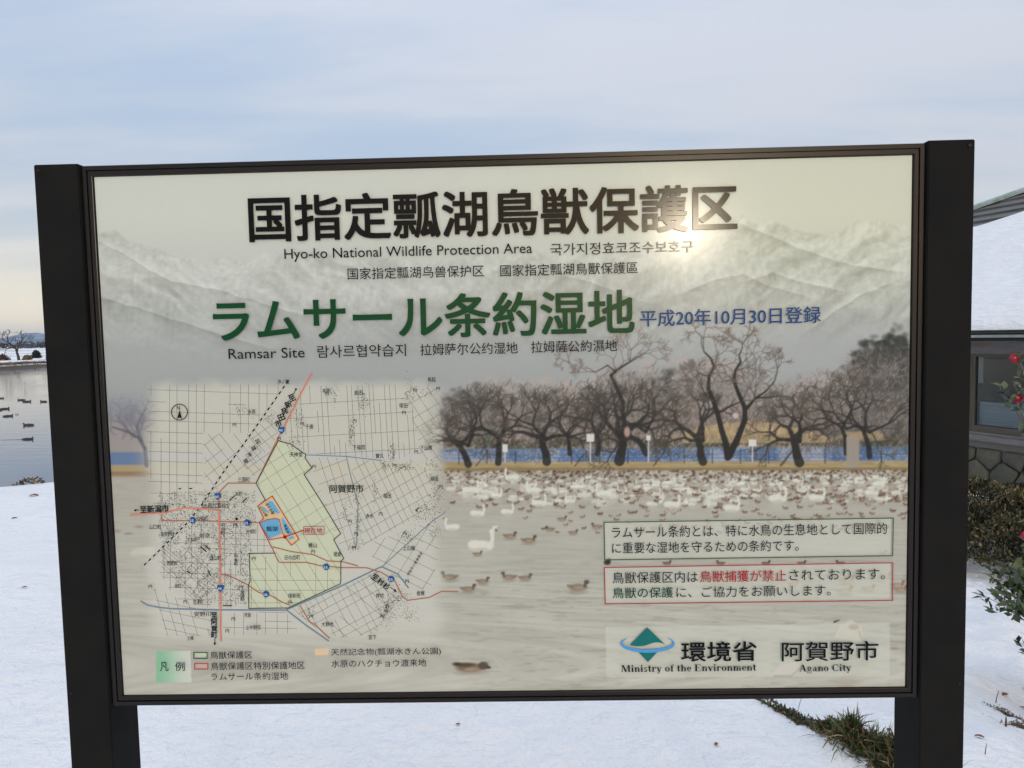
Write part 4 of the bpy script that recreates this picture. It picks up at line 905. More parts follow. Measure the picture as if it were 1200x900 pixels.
XL, XR, YB = -10.8, 6.0, 12.8
m = MB(); m.box(XL, XR, .06, .25, -1.4, -.42); m.box(XL, XR, .04, .25, -.419, -.30); m.build('base_wall', MOR, house)
bxo('sill', BRD, house, XL - .05, XR + .05, -.10, .14, -.295, -.205, bevel=.01)
bxo('sill_board', BRD, house, XL, XR, -.04, .14, -.2045, -.162, bevel=.006)
bxo('frieze_board', BRD, house, XL, XR, -.02, .14, 1.095, 1.30, bevel=.004)
bxo('painted_soffit_shade', GUT, house, XL, XR, -.05, .14, 1.301, 1.45)  # dark strip painting in the soffit shade above the frieze
m = MB(); m.box(XL, XL + .14, .15, YB, -1.4, 1.40); m.build('end_wall', BRD, house)
m = MB(); m.box(XR - .14, XR, .15, YB, -1.4, 1.40); m.build('end_wall', BRD, house)
m = MB(); m.box(XL + .14, XR - .14, YB - .15, YB, -1.4, 1.40); m.build('rear_wall', BRD, house)
m = MB(); m.box(XL + .15, XR - .15, .3, 5.5, -.5, -.45); m.box(XL + .15, XR - .15, 5.5, 5.6, -.5, 1.35); m.build('room', ROOM, house)
W0, WS = -9.99, 1.6
for k in range(10):
    x0 = W0 + WS * k; x1 = x0 + WS - .004
    m = MB(); t = .045
    m.box(x0, x0 + t, -.012, .06, -.16, 1.094); m.box(x1 - t, x1, -.012, .06, -.16, 1.094)
    m.box(x0 + t, x1 - t, -.012, .06, 1.045, 1.094); m.box(x0 + t, x1 - t, -.012, .06, -.16, -.066)
    wf = m.build('window', SASH, house, bevel=.003)
    bxo('pane', GLS, wf, x0 + t, x1 - t, .018, .024, -.066, 1.045)
    if k != 5: bxo('pale_strip', WST, wf, x0 + .06, x0 + .14, .045, .055, .62, 1.04)  # pale upright strip set just behind the glass
    else: bxo('pale_strip', WST, wf, -1.99 + 1.6 + .06, -1.99 + 1.6 + .14, .045, .055, .62, 1.04)
    m = MB()
    for j in range(6): m.box(x0 + .05, x1 - .05, .10 + .004 * (j % 2), .125, -.06 + j * .063, -.06 + j * .063 + .061)
    m.build('inner_panel', WPN, wf)
m = MB(); m.box(XL, W0 - .003, 0, .14, -.161, 1.094); m.build('corner_post', BRD, house)
m = MB(); m.box(W0 + WS * 10, XR, 0, .14, -.161, 1.094); m.build('corner_post', BRD, house)
# rubble stones: clipped cells, each its own piece
def rubble():
    rs = np.random.RandomState(11); sites = []
    xs = np.arange(XL, XR, .37)
    for r_ in range(3):
        for i, x in enumerate(xs): sites.append((x + .18 * (r_ % 2) + rs.uniform(-.10, .10), -.56 - .33 * r_ + rs.uniform(-.08, .08)))
    for i, (sx, sz) in enumerate(sites):
        cell = [(max(sx - .5, XL), -1.38), (min(sx + .5, XR), -1.38), (min(sx + .5, XR), -.425), (max(sx - .5, XL), -.425)]
        for j, (tx, tz) in enumerate(sites):
            if i == j or abs(tx - sx) > 1.0: continue
            mx, mz = (sx + tx) / 2, (sz + tz) / 2; nx, nz = tx - sx, tz - sz; out = []
            for k in range(len(cell)):
                p, q_ = cell[k], cell[(k + 1) % len(cell)]; a = (p[0] - mx) * nx + (p[1] - mz) * nz; b = (q_[0] - mx) * nx + (q_[1] - mz) * nz
                if a <= 0: out.append(p)
                if (a < 0) != (b < 0) and a != b: t = a / (a - b); out.append((p[0] + (q_[0] - p[0]) * t, p[1] + (q_[1] - p[1]) * t))
            cell = out
            if len(cell) < 3: break
        if len(cell) < 3: continue
        cx = sum(p[0] for p in cell) / len(cell); cz = sum(p[1] for p in cell) / len(cell)
        rad = min(math.hypot(p[0] - cx, p[1] - cz) for p in cell)
        if rad < .06: continue
        # soften corners
        c2 = []
        for k in range(len(cell)):
            p, q_ = cell[k], cell[(k + 1) % len(cell)]
            for t in (.13, .87): c2.append((p[0] + (q_[0] - p[0]) * t, p[1] + (q_[1] - p[1]) * t))
        g = .012; v = []; n = len(c2); d0 = -.01 - .03 * rs.rand()
        for sc, y in ((1 - g / rad, .06), (1 - g / rad, d0 + .02), (1 - g / rad - .10, d0)):
            for p in c2: v.append((cx + (p[0] - cx) * sc, y + rs.uniform(-.003, .003) * (y < .05), cz + (p[1] - cz) * sc))
        f = [(r2 * n + k, r2 * n + (k + 1) % n, (r2 + 1) * n + (k + 1) % n, (r2 + 1) * n + k) for r2 in range(2) for k in range(n)]
        v.append((cx, d0 - .012, cz)); f += [(2 * n + k, 2 * n + (k + 1) % n, 3 * n) for k in range(n)]
        me = mesh('stone', v, f, True); b = bmesh.new(); b.from_mesh(me); bmesh.ops.recalc_face_normals(b, faces=b.faces[:]); b.to_mesh(me); b.free()
        obj('stone', me, STN, house)
rubble()
TP = math.tan(R(26)); ZE = 1.47; HX = 1.25
ex0, ex1, ey0, ey1 = -11.4, 6.6, -.6, 13.4; rl, rr_, ry_ = -11.4 + 7 * HX, 6.6 - 7 * HX, 6.4; rz_ = ZE + 7 * TP
m = MB(); v = [(ex0, ey0, ZE), (ex1, ey0, ZE), (ex1, ey1, ZE), (ex0, ey1, ZE), (rl, ry_, rz_), (rr_, ry_, rz_), (ex0, ey0, ZE - .045), (ex1, ey0, ZE - .045), (ex1, ey1, ZE - .045), (ex0, ey1, ZE - .045)]
m.add(v, [(0, 1, 5, 4), (1, 2, 5), (2, 3, 4, 5), (3, 0, 4), (6, 7, 1, 0), (7, 8, 2, 1), (8, 9, 3, 2), (9, 6, 0, 3), (9, 8, 7, 6)])
m.build('roof', RFM, house)
bxo('fascia', FAS, house, ex0 + .02, ex1 - .02, -.60, -.57, 1.362, 1.402)
m = MB(); m.tube([(ex0, -.655, 1.475), (ex1, -.655, 1.475)], .030, 8); m.build('gutter', GUT, house, True)
bxo('snow_guard', GUT, house, ex0, ex1, -.63, -.60, 1.51, 1.53)
def rz(y, off=0.0): return ZE + (y + .6) * TP + off
k = 0; y = 2.26
while y < 6.3:
    y2 = min(y + .372, 6.4); a0, a1 = ex0 + (y + .6) * HX, ex1 - (y + .6) * HX; b0, b1 = ex0 + (y2 + .6) * HX, ex1 - (y2 + .6) * HX
    v = [(a0, y, rz(y, .055)), (a1, y, rz(y, .055)), (b1, y2 + .02, rz(y2, .012)), (b0, y2 + .02, rz(y2, .012)), (a0, y + .004, rz(y, .002)), (a1, y + .004, rz(y, .002)), (b1, y2, rz(y2, .002)), (b0, y2, rz(y2, .002))]
    m = MB(); m.add(v, [(0, 1, 2, 3), (4, 5, 1, 0), (5, 6, 2, 1), (7, 4, 0, 3), (6, 7, 3, 2), (7, 6, 5, 4)]); m.build('roof_course', RFM, house); y += .372
def cap(a, b, name='hip_cap'):
    a, b = Vector(a), Vector(b); t = (b - a).normalized(); s_ = t.cross(Vector((0, 0, 1))).normalized(); u_ = s_.cross(t); v = []
    for p in (a, b):
        for x, z in ((-.15, -.03), (-.15, .03), (-.05, .09), (.05, .09), (.15, .03), (.15, -.03)): v.append(tuple(p + s_ * x + u_ * (z + .03)))
    m = MB(); m.add(v, [(i, (i + 1) % 6, 6 + (i + 1) % 6, 6 + i) for i in range(6)] + [(5, 4, 3, 2, 1, 0), (6, 7, 8, 9, 10, 11)]); m.build(name, CAPM, house)
cap((ex0, ey0, ZE), (rl, ry_, rz_)); cap((ex1, ey0, ZE), (rr_, ry_, rz_)); cap((ex0, ey1, ZE), (rl, ry_, rz_)); cap((ex1, ey1, ZE), (rr_, ry_, rz_)); cap((rl - .1, ry_, rz_ + .02), (rr_ + .1, ry_, rz_ + .02), 'ridge_cap')
def roof_snow():
    nu, nv = 200, 90; u = np.linspace(0, 1, nu); v = np.linspace(0, 1, nv); U_, V2 = np.meshgrid(u, v)
    x4 = -5.4 + 6.4 * U_; yu = np.clip(3.30 + .56 * (x4 + 3.5), 2.8, 5.2) + .16 * (fbm(x4 * 1.3, x4 * 0, 3, 3) - .5) + .30 * np.sin(x4 * 5.3) * vn(x4 * .7, 0 * x4, 2)
    Y = -.70 + (yu + .70) * V2; lo = ex0 + (Y + .6) * HX + .12; hi = ex1 - (Y + .6) * HX - .12; X = lo + (hi - lo) * U_
    ed = np.minimum(np.minimum(V2 * 9, (1 - V2) * 16), np.minimum(U_ * 40, (1 - U_) * 40)); th = .17 * np.sqrt(np.clip(ed, 0, 1)) * (1 + .5 * (fbm(X * .8, Y * .8, 3, 5) - .5)) + .035
    th = th + .020 * (fbm((X + Y) * 1.5, (Y - X) * 6, 3, 9) - .5) + .05 * (1 - ss(0, .25, V2)) * ss(0, .02, V2)
    Z = ZE + (np.maximum(Y, -.62) + .6) * TP + th; Zb = ZE + (np.maximum(Y, -.62) + .6) * TP + .012
    n = nu * nv; idx = np.arange(n).reshape(nv, nu); F = np.stack([idx[:-1, :-1], idx[:-1, 1:], idx[1:, 1:], idx[1:, :-1]], -1).reshape(-1, 4)
    ring = np.concatenate([idx[0, :], idx[1:, -1], idx[-1, -2::-1], idx[-2:0:-1, 0]]); rn_ = np.roll(ring, -1)
    F = np.concatenate([F, F[:, ::-1] + n, np.stack([rn_, ring, ring + n, rn_ + n], -1)])
    V = np.concatenate([np.stack([X, Y, Z], -1).reshape(-1, 3), np.stack([X, Y, Zb], -1).reshape(-1, 3)])
    o = obj('roof_snow', quadmesh('roof_snow', V, F, True), RSN, label='thick blanket of snow lying on the roof of the lakeside building', cat='snow')
    o.location = BA; o.rotation_euler = (0, 0, BTH)
M = Mat('roof_snow', .6, .25); M.color(M.ramp(M.noise(2, 4, .6), [(.3, (.92, .905, .885)), (.7, (.96, .95, .93))])); M.bump(M.noise(3, 5, .6, stretch=(1, 4, 1)), .9, .10); RSN = M.m
roof_snow()

# ------------------------------------------------------------------ plants
def leafmesh(name, P0, D, N_, L_, W_, cols, fold=.25):
    """leaves as folded 4-vertex blades; P0 base, D direction, N_ side-normal, arrays"""
    D = D / np.linalg.norm(D, axis=1, keepdims=True); S = np.cross(D, N_); S /= np.linalg.norm(S, axis=1, keepdims=True) + 1e-9; Nn = np.cross(S, D)
    L_ = L_[:, None]; W_ = W_[:, None]
    a = P0; b = P0 + D * L_ * .5 + S * W_ * .5 + Nn * L_ * .06; c = P0 + D * L_ - Nn * L_ * .12; d = P0 + D * L_ * .5 - S * W_ * .5 + Nn * L_ * .06; e = P0 + D * L_ * .5 - Nn * W_ * fold * .3
    n = len(P0); V = np.stack([a, b, c, d, e], 1).reshape(-1, 3); i = np.arange(n)[:, None] * 5
    F = np.concatenate([i + np.array([[0, 1, 4]]), i + np.array([[1, 2, 4]]), i + np.array([[2, 3, 4]]), i + np.array([[3, 0, 4]])])
    return quadmesh(name, V, F, False, np.repeat(cols, 5, 0))
def leaf_mat(name, rough=.45, spec=.4):
    M = Mat(name, rough, spec); M.color(M.attr('Col')); M.b.inputs['Transmission Weight'].default_value = 0.0
    return M.m
LF = leaf_mat('small_leaf', .55, .3); LG = leaf_mat('glossy_leaf', .28, .5); GR = leaf_mat('grass_blade', .6, .25)
M = Mat('bark', .85, .2); M.color(M.ramp(M.noise(30, 5, .6), [(.3, (.035, .028, .022)), (.7, (.11, .09, .07))])); BARK = M.m
def palette(rs, n, base, var=.35):
    b = np.array(base); k = rs.randint(len(b), size=n); return np.clip(b[k] * (1 + var * rs.randn(n, 1)), .004, 1)
def shrub(x, y, rx, ry, h, n, ls, base, label, seed, zoff=0.0, narrow=.42):
    rs = np.random.RandomState(seed); z0 = ground_z(x, y) + zoff
    s = empty('clipped_shrub', (x, y, z0), label=label, cat='shrub', group='low shrubs in front of the stone base')
    th = rs.rand(n) * 2 * np.pi; ph = np.arccos(1 - rs.rand(n) * 1.15); ph = np.clip(ph, 0, 1.75); rr = .70 + .34 * rs.rand(n) ** .6
    lump = 1 + .22 * (fbm(th * 1.7 + seed, ph * 2.6, 3, seed) - .5) * 2
    dirs = np.stack([np.sin(ph) * np.cos(th), np.sin(ph) * np.sin(th), np.cos(ph)], -1)
    P0 = dirs * (rr * lump)[:, None] * np.array([rx, ry, h * .62]) + np.array([0, 0, h * .38]); P0[:, 2] = np.maximum(P0[:, 2], .02 + .05 * rs.rand(n))
    D = dirs * .6 + rs.randn(n, 3) * .6 + np.array([0, 0, .45]); N_ = rs.randn(n, 3) + dirs
    cl = ss(.35, .65, fbm(P0[:, 0] * 6 + 5, P0[:, 2] * 7 + P0[:, 1] * 5, 3, seed + 2))
    c = palette(rs, n, base) * (.42 + .75 * cl)[:, None]
    dead = rs.rand(n) < .13 * (cl + .3); c[dead] = palette(rs, dead.sum(), [(.24, .15, .06), (.30, .22, .10), (.17, .13, .06)])
    obj('foliage', leafmesh('foliage', P0, D, N_, ls * (.6 + .8 * rs.rand(n)), ls * narrow * (.6 + .8 * rs.rand(n)), c), LF, s, kind='stuff')
    m = MB()
    for k in range(16):
        a = rs.rand() * 6.28; q = .5 + .4 * rs.rand(); m.tube([(0.05 * math.cos(a), .05 * math.sin(a), -.05), (rx * .4 * q * math.cos(a), ry * .4 * q * math.sin(a), h * .4), (rx * .85 * q * math.cos(a), ry * .85 * q * math.sin(a), h * .8)], [.02, .012, .004], 5)
    m.build('branches', BARK, s)
    return s
G1 = [(.040, .050, .022), (.055, .062, .026), (.030, .036, .018)]
shrub(5.30, 7.25, .95, .95, .60, 11000, .055, G1 + [(.12, .10, .045), (.17, .13, .06)], 'tallest brown-tinged low shrub against the stone base beside the right post', 21)
shrub(6.35, 6.9, .95, .95, .62, 9000, .058, G1, 'dark low shrub at the right edge under the window', 22)
shrub(4.95, 6.35, .85, .75, .52, 10000, .052, G1 + [(.085, .075, .035), (.12, .095, .045)], 'olive-brown low shrub nearest the snow beside the right post', 23)
shrub(5.75, 5.75, .85, .75, .55, 9000, .055, G1 + [(.08, .05, .03)], 'broad dark green low shrub behind the camellia, edge of the snow', 24)
shrub(4.3, 8.6, 1.0, .9, .60, 5000, .06, G1, 'low shrub hidden behind the right post, near the stone base', 25)

def camellia():
    bx_, by_ = 3.42, 2.95; z0 = ground_z(bx_, by_); rs = np.random.RandomState(5)
    s = empty('camellia', (bx_, by_, z0), label='camellia bush with glossy dark leaves and pink-red flowers at the right edge', cat='bush')
    O = np.array([bx_, by_, z0]); m = MB(); Ps = []; Ds = []
    tips = []
    FL = [(2.535, 2.36, 1.378), (2.560, 2.37, 1.170), (2.63, 2.36, .545), (2.62, 2.37, .455)]
    for f in FL: tips.append((np.array(f) - O, 9, .045))
    for f in [(2.46, 2.35, 1.25), (2.47, 2.33, 1.24), (2.56, 2.40, 1.27), (2.60, 2.42, 1.33), (2.63, 2.5, 1.1)]: tips.append((np.array(f) - O, 6, .055))
    for k in range(44):                                     # lower skirt hanging over the snow
        t = rs.rand(); f = np.array([2.66 + .40 * t + .10 * rs.randn(), 2.62 + .3 * t + .12 * rs.randn(), .22 - .22 * rs.rand() - .10 * t]); tips.append((f - O, 15, .08))
    for k in range(80):
        a = rs.rand() * 6.28; zz = rs.rand(); r_ = (.62 - .25 * zz) * (.5 + .5 * rs.rand()) ; tips.append((np.array([r_ * math.cos(a) + .12, r_ * math.sin(a), .35 + 1.75 * zz]), 12, .09))
    for p, n, sp in tips:
        h = max(p[2] * .55, .1); m.tube([(0.02 * rs.randn(), .02 * rs.randn(), -.05), (p[0] * .15, p[1] * .15, h * .6), (p[0] * .6, p[1] * .6, h + (p[2] - h) * .55), tuple(p)], [.012, .008, .003, .001], 5)
        out = p / (np.linalg.norm(p[:2]) + .1)
        for k in range(n):
            Ps.append(p - out * sp * rs.rand() * 1.6 + rs.randn(3) * .008); Ds.append(out * .5 + rs.randn(3) * .7 + np.array([0, 0, -.1]))
    Ps = np.array(Ps); Ds = np.array(Ds); n = len(Ps)
    obj('leaves', leafmesh('leaves', Ps, Ds, rs.randn(n, 3) * .6 + np.array([0, 0, 1.0]), .062 * (.7 + .5 * rs.rand(n)), .030 * (.7 + .5 * rs.rand(n)), palette(rs, n, [(.030, .050, .018), (.045, .070, .022), (.075, .095, .035)], .3)), LG, s, kind='stuff')
    m.build('branches', BARK, s)
    PM = Mat('petal', .5, .3).color((.42, .022, .07)).m; YM = Mat('stamen', .7, .2).color((.65, .42, .06)).m
    for i, f in enumerate(FL):
        c = np.array(f) - O; n = 15; ax_ = np.array([-.45, -.7, .15 + .25 * (i % 2)]); ax_ /= np.linalg.norm(ax_); e1 = np.cross(ax_, [0, 0, 1.]); e1 /= np.linalg.norm(e1); e2 = np.cross(ax_, e1); V = []; F = []
        for k in range(n):
            lay = k // 6; a = k * 2 * math.pi / (6 if lay < 2 else 3) + lay * .5; d_ = e1 * math.cos(a) + e2 * math.sin(a); sd = np.cross(ax_, d_); L = (.024, .019, .012)[lay]; up = (.10, .5, 1.0)[lay]
            b = len(V)
            for t, w in ((0, .25), (.35, .8), (.75, 1), (1.0, .55)):
                q = c + d_ * L * t * math.cos(up * .8) + ax_ * (L * (t * math.sin(up * .8) + .12 * math.sin(t * 5 + k)) + lay * .002)
                for s_ in (-1, 0, 1): V.append(q + sd * s_ * w * L * .55 + ax_ * (abs(s_) * .0035) + rs.randn(3) * .0008)
            for r_ in range(3):
                for q_ in range(2): F.append((b + r_ * 3 + q_, b + r_ * 3 + q_ + 1, b + (r_ + 1) * 3 + q_ + 1, b + (r_ + 1) * 3 + q_))
        fo = obj('flower', mesh('flower', V, F, True), PM, s)
        m = MB()
        for k in range(12): a = k * .52; m.tube([tuple(c + ax_ * .002), tuple(c + ax_ * .016 + (e1 * math.cos(a) + e2 * math.sin(a)) * .005)], [.0008, .0012], 4)
        m.build('stamens', YM, fo)
camellia()

# grass and earth along the broken edge of the snow
def edge_grass():
    rs = np.random.RandomState(9); E = np.array([.446, -.895]); Nn = np.array([.895, .446]); n = 8500
    s_ = rs.rand(n) * 1.35 - .08; d_ = .02 - .055 * ss(.2, .55, s_) + .24 * rs.rand(n) ** .8; x = .945 + E[0] * s_ + Nn[0] * d_; y = 1.581 + E[1] * s_ + Nn[1] * d_
    keep = (vn(s_ * 14, d_ * 9, 3) + .3 * ss(.15, .35, s_)) > .30; x, y, s_, d_ = x[keep], y[keep], s_[keep], d_[keep]; n = len(x)
    z = terrain(x, y)[0]; H_ = (.013 + .036 * ss(.25, .5, s_) * (.4 + rs.rand(n))) * (.6 + .9 * rs.rand(n))
    D = rs.randn(n, 3) * .6 + np.array([.1, .0, .75]); c = palette(rs, n, [(.07, .11, .03), (.05, .08, .022), (.13, .11, .05), (.09, .06, .03), (.20, .16, .08)], .35)
    P0 = np.stack([x, y, z - .004], -1); L_ = H_ * 1.7; W_ = .0028 + .0035 * rs.rand(n)
    D /= np.linalg.norm(D, axis=1, keepdims=True); S = np.cross(D, rs.randn(n, 3)); S /= np.linalg.norm(S, axis=1, keepdims=True)
    dr = np.array([0, 0, -1.0]); V = []
    for t, w in ((0, 1), (.5, .8), (1, .12)):
        q = P0 + D * (L_ * t)[:, None] + dr * (L_ * .35 * t * t)[:, None]; V += [q + S * (W_ * w / 2)[:, None], q - S * (W_ * w / 2)[:, None]]
    V = np.stack(V, 1).reshape(-1, 3); i = np.arange(n)[:, None] * 6; F = np.concatenate([i + np.array([[0, 1, 3, 2]]), i + np.array([[2, 3, 5, 4]])])
    tag(obj('grass', quadmesh('grass', V, F, False, np.repeat(c, 6, 0)), GR), kind='stuff')
    # low leafy weeds of the same edge
    n = 2200; s_ = .05 + .75 * rs.rand(n); d_ = .03 - .05 * ss(.2, .55, s_) + .2 * rs.rand(n); x = .945 + E[0] * s_ + Nn[0] * d_; y = 1.581 + E[1] * s_ + Nn[1] * d_; z = terrain(x, y)[0]
    obj('ground_weeds', leafmesh('ground_weeds', np.stack([x, y, z + .004 + .02 * rs.rand(n)], -1), rs.randn(n, 3) + np.array([0, 0, .4]), rs.randn(n, 3), .012 + .014 * rs.rand(n), .005 + .005 * rs.rand(n), palette(rs, n, [(.045, .085, .025), (.03, .05, .02), (.10, .07, .035), (.16, .10, .05)])), LF, kind='stuff')
edge_grass()
M = Mat('dry_twig', .8, .2); M.color((.10, .075, .05)); TW = M.m
def twig(pts, r, label, name='twig', cat='twig', side=None):
    m = MB(); m.tube(pts, r, 5)
    if side:
        for sp in side: m.tube(sp, [r[0] * .6 if isinstance(r, list) else r * .6] * (len(sp) - 1) + [.0004], 4)
    return m.build(name, TW, None, label=label, cat=cat)
def tw(x, y, dx, dy, h, label, r=.002, side=None):
    z = ground_z(x, y); return twig([(x, y, z - .03), (x + dx * .5, y + dy * .5, z + h * .5), (x + dx, y + dy, z + h)], [r, r * .8, r * .4], label, side=side)
tw(1.262, 1.60, -.02, .0, .045, 'short dead stalk standing on the mossy snow edge right of centre')
tw(1.30, 1.62, .0, .0, .03, 'stubby forked stalk in the earth edge, left of the grassy tuft', side=[[(1.30, 1.62, ground_z(1.3, 1.62) + .01), (1.315, 1.61, ground_z(1.3, 1.62) + .028)]])
tw(1.20, 1.72, .06, .05, .085, 'long thin seed stalk leaning right above the snow edge', .0014)
tw(1.02, 1.56, .012, .0, .028, 'tiny leaning stalk at the upper left end of the earth edge')
tw(1.40, 2.35, .01, .0, .055, 'thin reddish stalk in the snow under the sign, close to the right post', .0016)
z = ground_z(1.22, 1.50); twig([(1.16, 1.55, z + .035), (1.22, 1.50, z + .032), (1.30, 1.47, z + .022)], [.003, .0035, .001], 'broken dark stick lying along the snow edge')
for x, y, dx, h, l, r in [(2.70, 2.72, .02, .07, 'leftmost upright stalk on the snow beyond the right post', .003), (2.35, 2.08, .0, .05, 'thick dead stump of a stalk poking through the snow right of the right post', .006), (2.43, 2.12, .0, .045, 'short dark stalk next to the dead stump in the snow', .003), (1.86, 1.45, .008, .045, 'thin stalk nearest the lower right corner', .0022)]:
    tw(x, y, dx, 0, h, l, r)
DLM = Mat('dead_leaf', .7, .2).color((.22, .10, .05)).m
def dead_leaf(x, y, s, label, rot, col=None, z=None):
    g = ground_z(x, y) if z is None else z; V = []; n = 7; rs = np.random.RandomState(int(rot * 100) % 999)
    for i in range(n):
        t = i / (n - 1); w = math.sin(math.pi * (.08 + .86 * t)) ** .8 * .32
        for k in (-1, 0, 1): V.append((s * (t - .5), k * w * s, abs(k) * .12 * s + .10 * s * math.sin(t * 3.1) + rs.randn() * .01 * s))
    F = [(i * 3 + k, i * 3 + k + 1, i * 3 + k + 4, i * 3 + k + 3) for i in range(n - 1) for k in range(2)]
    o = obj('dead_leaf', mesh('dead_leaf', V, F, True), DLM, label=label, cat='leaf', group='dead leaves scattered on the snow'); o.location = (x, y, g + .003); o.rotation_euler = (.1, .05, rot)
    return o
for x, y, s, l, r in [(2.95, 3.02, .05, 'brown dead leaf on the snow just right of the right post', .4), (3.20, 3.20, .05, 'brown dead leaf on the snow near the right edge, above the stalks', 1.2), (3.0, 2.93, .035, 'small curled leaf between the two brown leaves beyond the right post', 2.0), (1.93, 1.60, .035, 'dark dead leaf on the snow right of the right post, low down', 2.6),
                      (.722, 1.205, .022, 'tiny brown leaf scrap on the smooth snow below the ministry emblem', .9), (-.26, 1.40, .018, 'tiny dark scrap on the smooth snow under the middle of the sign', .2), (-5.03, 5.90, .08, 'brown dead leaf on the snow bank left of the left post', .3), (-4.6, 5.0, .05, 'small dead leaf lower on the snow bank at the left', 1.3), (1.55, 1.60, .025, 'small round seed head leaf beside the right post', .6), (-3.2,3.1,.03,'small dark leaf speck on the snow low beside the left post',.5)]:
    dead_leaf(x, y, s, l, r)
def leaf_heap(x, y, w, label, n=160, seed=3, ls=.04, zz=.07):
    rs = np.random.RandomState(seed); a = rs.randn(n) * w * .42; b = rs.randn(n) * w * .18; z = np.array([ground_z(x + p, y + q) for p, q in zip(a, b)])
    o = obj('leaf_litter_heap', leafmesh('leaf_litter_heap', np.stack([x + a, y + b, z + .004 + zz * rs.rand(n) * np.exp(-(a / w * 2) ** 2)], -1), rs.randn(n, 3) + np.array([0, 0, .2]), rs.randn(n, 3), .8 * ls + ls * rs.rand(n), ls * .4 + ls * .4 * rs.rand(n), palette(rs, n, [(.16, .09, .045), (.10, .07, .045), (.26, .19, .11), (.07, .075, .04)])), LF, label=label, cat='leaf litter')
leaf_heap(-5.62, 6.70, .20, 'heap of brown reeds and leaves on the snow bank lip beside the left post', 90)
leaf_heap(2.66, 2.52, .16, 'upper of two dark holes with dead grass in the snow, right edge', 260, 4, .010, .02)
leaf_heap(2.50, 2.17, .13, 'lower of two dark holes with dead grass in the snow, right edge', 240, 6, .010, .02)

# ------------------------------------------------------------------ ducks on the pond
def duck_mesh():
    nu_, nv_ = 16, 9; V = []; F = []
    for i in range(nu_ + 1):                                # body rings from tail to breast
        t = i / nu_; x = -.5 + t; w = .19 * math.sin(math.pi * min(1, t * .94 + .05)) ** .62; h = .15 * math.sin(math.pi * min(1, t * .9 + .08)) ** .7; zc = .045 + .05 * (1 - t) ** 4 + .02 * t
        for k in range(nv_): a = 2 * math.pi * k / nv_; V.append((x, w * math.cos(a), zc + h * math.sin(a) * (1 if math.sin(a) > 0 else .7)))
    F = [(i * nv_ + k, i * nv_ + (k + 1) % nv_, (i + 1) * nv_ + (k + 1) % nv_, (i + 1) * nv_ + k) for i in range(nu_) for k in range(nv_)] + [tuple(range(nv_))[::-1], tuple(nu_ * nv_ + k for k in range(nv_))]
    return V, F
DB = Mat('duck_plumage', .8, .2); DB.color(DB.ramp(DB.noise(9, 4, .6), [(.35, (.035, .028, .022)), (.6, (.10, .08, .06))])); DBm = DB.m
DHm = Mat('duck_head', .6, .3).color((.022, .024, .020)).m; DWm = Mat('duck_flank', .8, .2).color((.45, .43, .40)).m; DKm = Mat('duck_bill', .5, .3).color((.12, .10, .05)).m
_dv, _df = duck_mesh(); ME_B = mesh('body', _dv, _df, True); ME_B.materials.append(DBm); ME_W = ME_B.copy(); ME_W.materials[0] = DWm
m = MB(); m.tube([(.36, 0, .10), (.42, 0, .22), (.45, 0, .27)], [.075, .055, .06], 8)
for i in range(1): pass
m.tube([(.37, 0, .29), (.41, 0, .305), (.47, 0, .30), (.53, 0, .285)], [.03, .068, .070, .035], 9); ME_H = mesh('head', m.v, m.f, True); ME_H.materials.append(DHm)
m = MB(); m.box(.53, .63, -.028, .028, .262, .284); ME_K = mesh('bill', m.v, m.f); ME_K.materials.append(DKm)
m = MB(); m.add([(-.46, -.07, .10), (-.46, .07, .10), (-.64, .03, .16), (-.64, -.03, .16), (-.46, -.05, .06), (-.46, .05, .06)], [(0, 1, 2, 3), (4, 5, 1, 0), (5, 4, 3, 2), (4, 0, 3), (1, 5, 2)]); ME_T = mesh('tail', m.v, m.f); ME_T.materials.append(DBm)
def duck_at(x, y, s, rot, label, pale=False):
    o = empty('duck', (x, y, WATER - .01), R(rot), label=label, cat='duck', group='ducks floating on the pond'); o.scale = (s, s, s)
    for n_, me_ in (('body', ME_W if pale else ME_B), ('head', ME_H), ('tail', ME_T)):
        c = bpy.data.objects.new(n_, me_); COL.objects.link(c); c.parent = o
        if n_ == 'head': h_ = c; c.scale = (.92, 1, .78)
    b = bpy.data.objects.new('bill', ME_K); COL.objects.link(b); b.parent = h_
for x, y, s, r_, l, p_ in [(-28.55, 39.48, .40, 190, 'farthest left duck of the back row on the pond', False), (-27.31, 38.14, .42, 20, 'duck second in the back row, close behind the first', False), (-26.24, 37.91, .42, 170, 'duck of the back row nearest the left post', False), (-30.9, 41.1, .36, 10, 'duck at the left photo edge behind the others', False),
                   (-25.43, 33.82, .42, 10, 'front one of the pair of ducks at the left edge, facing right', False), (-25.3, 33.1, .40, 200, 'half-hidden duck of the pair cut by the left photo edge', False), (-22.65, 30.13, .38, 30, 'dark duck left of the pale-flanked one on the pond', False), (-22.83, 30.95, .24, 150, 'small duck with pale flank beside the dark duck', True),
                   (-19.2, 26.39, .40, 185, 'large near duck in the middle of the visible water', False), (-16.32, 22.17, .34, 5, 'nearest low-swimming duck trailing a long wake', False)]:
    duck_at(x, y, s, r_, l, p_)
